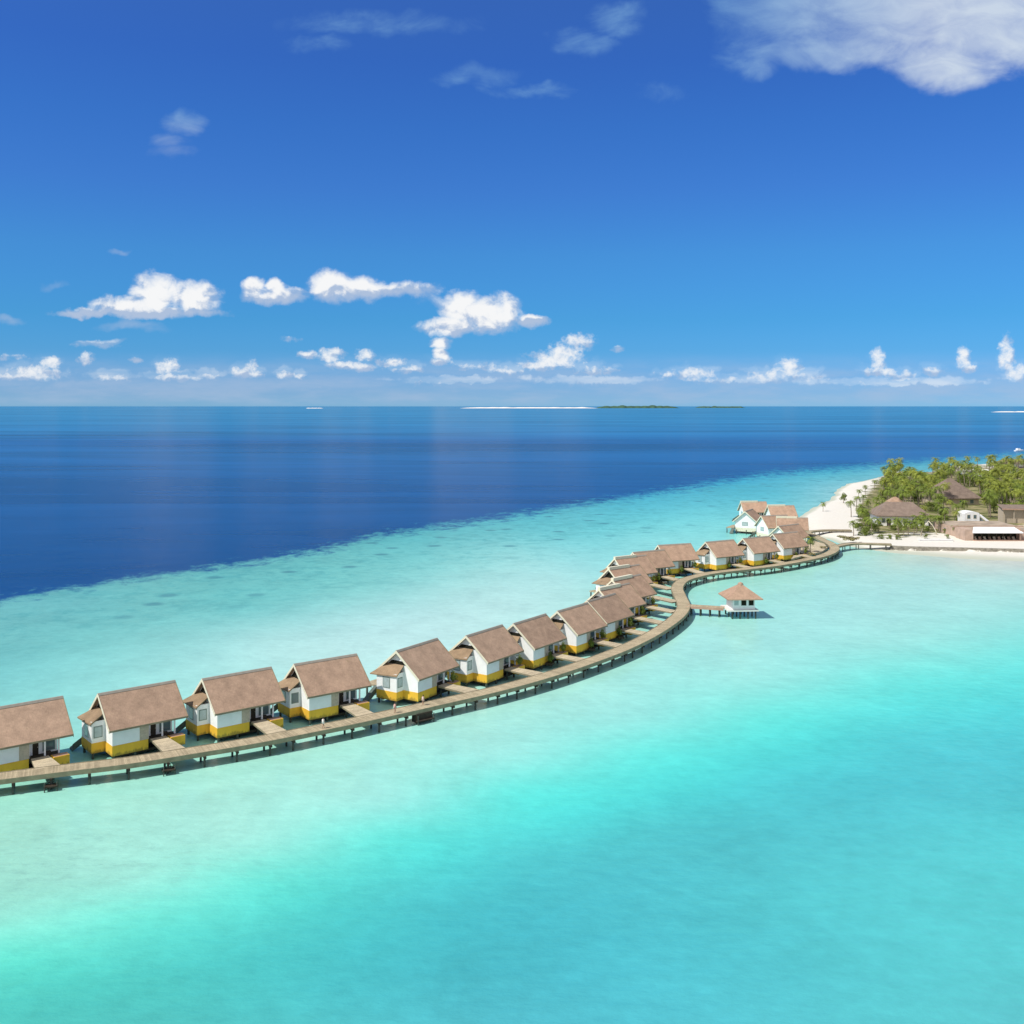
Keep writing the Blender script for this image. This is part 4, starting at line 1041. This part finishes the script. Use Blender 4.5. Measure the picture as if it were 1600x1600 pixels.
SHR = [(1356, 836, 0, 1.35, 'large green bush at the beach corner left of the restaurant'), (1367, 832, 1, 1.2, 'green bush right of the large corner bush'), (1377, 842, 0, .75, 'low green bush at the left end of the beach hedge'), (1389, 842, 0, .7, 'low green bush in the middle of the beach hedge'),
       (1402, 843, 0, .7, 'low green bush at the right end of the beach hedge'), (1340, 829, 1, 1.1, 'olive bush beside the white sand spit'), (1322, 845, 2, 1.25, 'dry low scrub on the sand beside the low bridge'), (1334, 846, 2, 1.0, 'second dry scrub beside the low bridge'),
       (1427, 826, 0, 1.0, 'green shrub against the restaurant wall'), (1447, 842, 1, .6, 'small green shrub at the foot of the white arch'), (1480, 842, 1, .6, 'small green shrub below the left parasol')]
for x, y, k, s, lab in SHR: place('shrub', lab, 'shrub', x, y, None, SH[k], s)
gpts = []
while len(gpts) < 150:
    x = random.uniform(1374, 1640); y = random.uniform(742, 812)
    if inpoly(x, y, GROVE) and not any(a < x < c and b < y < d for a, b, c, d in KEEP): gpts.append((x, y))
for x, y in gpts: place('undergrowth_shrub', 'green shrub filling the gaps under the palm crowns of the groves', 'shrub', x, y, None, random.choice(SH[:2]), random.uniform(1.1, 1.9), group='shrubs under the palm groves')
fr_pts = []
FZ = [(1330, 802, 1378, 838), (1394, 824, 1460, 838), (1462, 816, 1512, 834), (1378, 790, 1386, 812)]
while len(fr_pts) < 42:
    a_, b_, c_, d_ = FZ[rng.choice(4, p=[.4, .3, .25, .05])]
    x = random.uniform(a_, c_); y = random.uniform(b_, d_)
    if all((x - q[0]) ** 2 + (y - q[1]) ** 2 > 36 for q in fr_pts): fr_pts.append((x, y))
for k, (x, y) in enumerate(fr_pts):
    if k % 3 == 0: place('palm_tree', 'short bushy palm in the planting strip along the island front', 'palm tree', x, y, PALMS[3][0], PALMS[3][1], random.uniform(.75, 1.1), group='short palms along the island front')
    else: place('undergrowth_shrub', 'low leafy shrub in the planting strip along the island front', 'shrub', x, y, None, SH[k % 2], random.uniform(.6, 1.05), group='shrubs along the island front')
# planting on the arrival deck
for x, y, k, s, z, lab in [(1259, 860, 1, .75, 'shrub left on the arrival deck'), (1287, 857, 2, .6, 0, 'dark flat shrub at the right of the arrival deck'), (1268, 869, 2, .7, 0, 'low dark shrub at the front edge of the arrival deck')] if False else \
        [(1259, 861, 1, .8, DZ, 'upright olive shrub at the left of the arrival deck'), (1287, 857, 2, .55, DZ, 'dark flat shrub at the right of the arrival deck'), (1268, 868, 2, .6, DZ, 'low dark shrub at the front edge of the arrival deck')]:
    place('deck_shrub', lab, 'shrub', x, y, None, SH[k], s, z=z + .1)
place('palm_tree', 'small dark palm rising beside the roof of the villa by the arrival deck', 'palm tree', 1266, 863, PALMS[3][0], PALMS[3][1], .75, z=DZ)
# villa planting: olive shrubs beside the yellow bases of the villas farther along
villas = sorted([o for o in COL.objects if o.name.startswith('overwater_villa')], key=lambda o: o.name)
olive = bush_mesh(31, 1.0, 1.0, 1.35, 420, M_leaf2, .34, 7)
ORD = ['fifth', 'sixth', 'seventh', 'eighth', 'ninth', 'tenth', 'eleventh', 'twelfth', 'thirteenth', 'fourteenth', 'fifteenth', 'sixteenth', 'seventeenth', 'eighteenth']
for k, i in enumerate(range(4, 18)):
    x, y, a = VIL[i]; an = R(a)
    for (u, v, nm) in ((4.1, -5.3, 'right of its access deck'),) + (((-.4, -5.2, 'left of its access deck'),) if i >= 6 else ()):
        t = thing('potted_shrub', 'olive green shrub at the %s villa from the left, %s' % (ORD[k], nm), 'shrub', (x + u * cos(an) - v * sin(an), y + u * sin(an) + v * cos(an), 2.46 if u > 2 else 1.15), random.uniform(0, 6))
        t['group'] = 'shrubs beside the villa access decks'
        o = bpy.data.objects.new('crown', olive); COL.objects.link(o); o.parent = t
        if u < 0:
            MB().box(-.8, .8, -.7, .7, -.25, .12).build('planter', M_dark, t); t.scale = (1, 1, 1.15)

# ------------------------------------------------------------------ people on the boardwalk
def person(x, y, z, label, shirt, facing, stride=.18, s=1.0):
    me = bpy.data.meshes.new('person'); bm = bmesh.new(); sk = bm.verts.layers.skin.verify()
    J = {'pel': ((0, 0, .95), .15), 'belly': ((0, 0, 1.12), .14), 'chest': ((0, 0, 1.35), .165), 'neck': ((0, 0, 1.5), .06), 'jaw': ((.02, 0, 1.58), .085), 'head': ((.01, 0, 1.68), .105), 'top': ((0, 0, 1.76), .06)}
    for sd, sg in (('l', 1), ('r', -1)):
        st = stride * sg
        J['hip' + sd] = ((0, .09 * sg, .88), .10); J['kn' + sd] = ((st * .6 + .03, .10 * sg, .50), .065); J['an' + sd] = ((st, .10 * sg, .09), .045); J['toe' + sd] = ((st + .17, .11 * sg, .04), .035)
        J['sh' + sd] = ((0, .19 * sg, 1.42), .06); J['el' + sd] = ((-st * .5, .25 * sg, 1.15), .045); J['wr' + sd] = ((-st * .6 + .08, .26 * sg, .92), .032); J['ha' + sd] = ((-st * .6 + .12, .26 * sg, .83), .035)
    Vv = {k: bm.verts.new(p) for k, (p, r_) in J.items()}
    for a, b in [('pel', 'belly'), ('belly', 'chest'), ('chest', 'neck'), ('neck', 'jaw'), ('jaw', 'head'), ('head', 'top')] + [(a + s_, b + s_) for s_ in 'lr' for a, b in (('hip', 'kn'), ('kn', 'an'), ('an', 'toe'), ('sh', 'el'), ('el', 'wr'), ('wr', 'ha'))] + [('pel', 'hip' + s_) for s_ in 'lr'] + [('chest', 'sh' + s_) for s_ in 'lr']:
        bm.edges.new((Vv[a], Vv[b]))
    for k, (p, r_) in J.items(): Vv[k][sk].radius = (r_, r_)
    Vv['pel'][sk].use_root = True
    bm.to_mesh(me); bm.free()
    o = bpy.data.objects.new('person', me); COL.objects.link(o)
    m_ = o.modifiers.new('skin', 'SKIN'); m_.use_smooth_shade = True
    sb = o.modifiers.new('sub', 'SUBSURF'); sb.levels = 1; sb.render_levels = 1
    me.materials.append(M_skin)
    g = G(x, y, z); o.location = g; o.rotation_euler = (0, 0, facing); o.scale = (s, s, s)
    tag(o, label, 'person')
    mb = MB(); mb.tube([(0, 0, 1.47), (0, 0, 1.36), (0, 0, 1.12), (0, 0, .78)], [.13, .225, .20, .24], 12); mb.build('shirt', shirt, o, True)
    mb = MB(); mb.tube([(-.02, 0, 1.82), (-.02, 0, 1.78), (-.03, 0, 1.70), (-.05, 0, 1.62)], [.04, .10, .125, .09], 10); mb.build('hair', M_hair, o, True)
    return o
person(505, 1138, DZ, 'person in white walking along the boardwalk before the fourth villa', M_cloth, .5)
person(617, 1114, DZ, 'person in pink walking on the boardwalk left of the dark platform', M_cloth2, .6)
person(661, 1102, DZ, 'person in pale pink on the boardwalk above the dark platform', mat('pale_pink_cloth', (.7, .55, .5), .8), 3.6)

# ------------------------------------------------------------------ far boats, reefs and islands
def motorboat(x, y, label, s=1.0, rz=0.3):
    g = G(x, y, 0); t = thing('motorboat', label, 'boat', (g.x, g.y, 0), rz); t.scale = (s, s, s)
    mb = MB(); secs = [(-4.5, 1.3, .9), (-2, 1.5, .95), (1.5, 1.35, 1.1), (4, .6, 1.35), (5.2, .05, 1.5)]
    for i in range(len(secs) - 1):
        (x0, w0, h0), (x1, w1, h1) = secs[i], secs[i + 1]
        mb.hexa([(x0, -w0 * .6, -.3), (x1, -w1 * .6, -.3), (x1, w1 * .6, -.3), (x0, w0 * .6, -.3)], [(x0, -w0, h0), (x1, -w1, h1), (x1, w1, h1), (x0, w0, h0)])
    mb.build('hull', M_white, t)
    cb = MB().hexa([(-2.6, -1.1, .96), (1.6, -1.0, 1.1), (1.6, 1.0, 1.1), (-2.6, 1.1, .96)], [(-2.4, -1.0, 2.6), (.8, -.9, 2.6), (.8, .9, 2.6), (-2.4, 1.0, 2.6)]).build('cabin', M_white, t)
    MB().hexa([(.95, -.8, 1.6), (1.45, -.8, 1.5), (1.45, .8, 1.5), (.95, .8, 1.6)], [(.85, -.75, 2.4), (1.05, -.75, 2.4), (1.05, .75, 2.4), (.85, .75, 2.4)]).build('windscreen', M_glass, cb)
    return t
motorboat(1592, 705, 'small white motorboat on the blue sea beyond the palm grove', 1.3)
def islet(x0, x1, dist, z, m, name, label, thick, seed, lobes=False, ntree=0):
    r = random.Random(seed); a = (x0 - 800) / F * dist; b = (x1 - 800) / F * dist; mb = MB()
    n = 60; L = b - a; ring = []
    for k in range(n):
        f = k / (n - 1); prof = min(1, sin(pi * f) * 3) * (1 + .5 * (mnoise.noise(Vector((f * 14, seed, 0)))))
        ring.append((f, max(.03, prof)))
    dep = L * .22
    for k in range(n - 1):
        (f0, p0), (f1, p1) = ring[k], ring[k + 1]
        xa, xb = a + L * f0, a + L * f1
        c0, c1 = z * p0, z * p1
        P0 = [(xa, dist - dep * .5 * p0, -.5), (xa, dist - dep * .25 * p0, c0), (xa, dist + dep * .25 * p0, c0), (xa, dist + dep * .5 * p0, -.5)]
        P1 = [(xb, dist - dep * .5 * p1, -.5), (xb, dist - dep * .25 * p1, c1), (xb, dist + dep * .25 * p1, c1), (xb, dist + dep * .5 * p1, -.5)]
        for q in range(3): mb.face([P0[q], P1[q], P1[q + 1], P0[q + 1]])
    o = mb.build(name, m); tag(o, label, None, None, 'structure')
    return o
M_sandf = mat('far_sand', (.82, .80, .76), .9)
M_green = mat('far_forest', (.05, .11, .07), .9, .3, .01)
islet(718, 935, 22000, 22, M_sandf, 'sandbank', 'thin white sandbank on the horizon', 0, 3)
islet(930, 1062, 23000, 50, M_green, 'far_island', 'thin dark green wooded island on the horizon beside the sandbank', 0, 5)
islet(1085, 1165, 26000, 36, M_green, 'far_island', 'faint low green island on the horizon right of the longer one', 0, 6)
islet(1548, 1700, 8600, 6, M_sandf, 'sandbank', 'pale sandbank at the right edge near the horizon', 0, 8)
islet(478, 505, 21000, 10, M_sandf, 'sandbank', 'tiny white sandbank on the horizon left of centre', 0, 9)
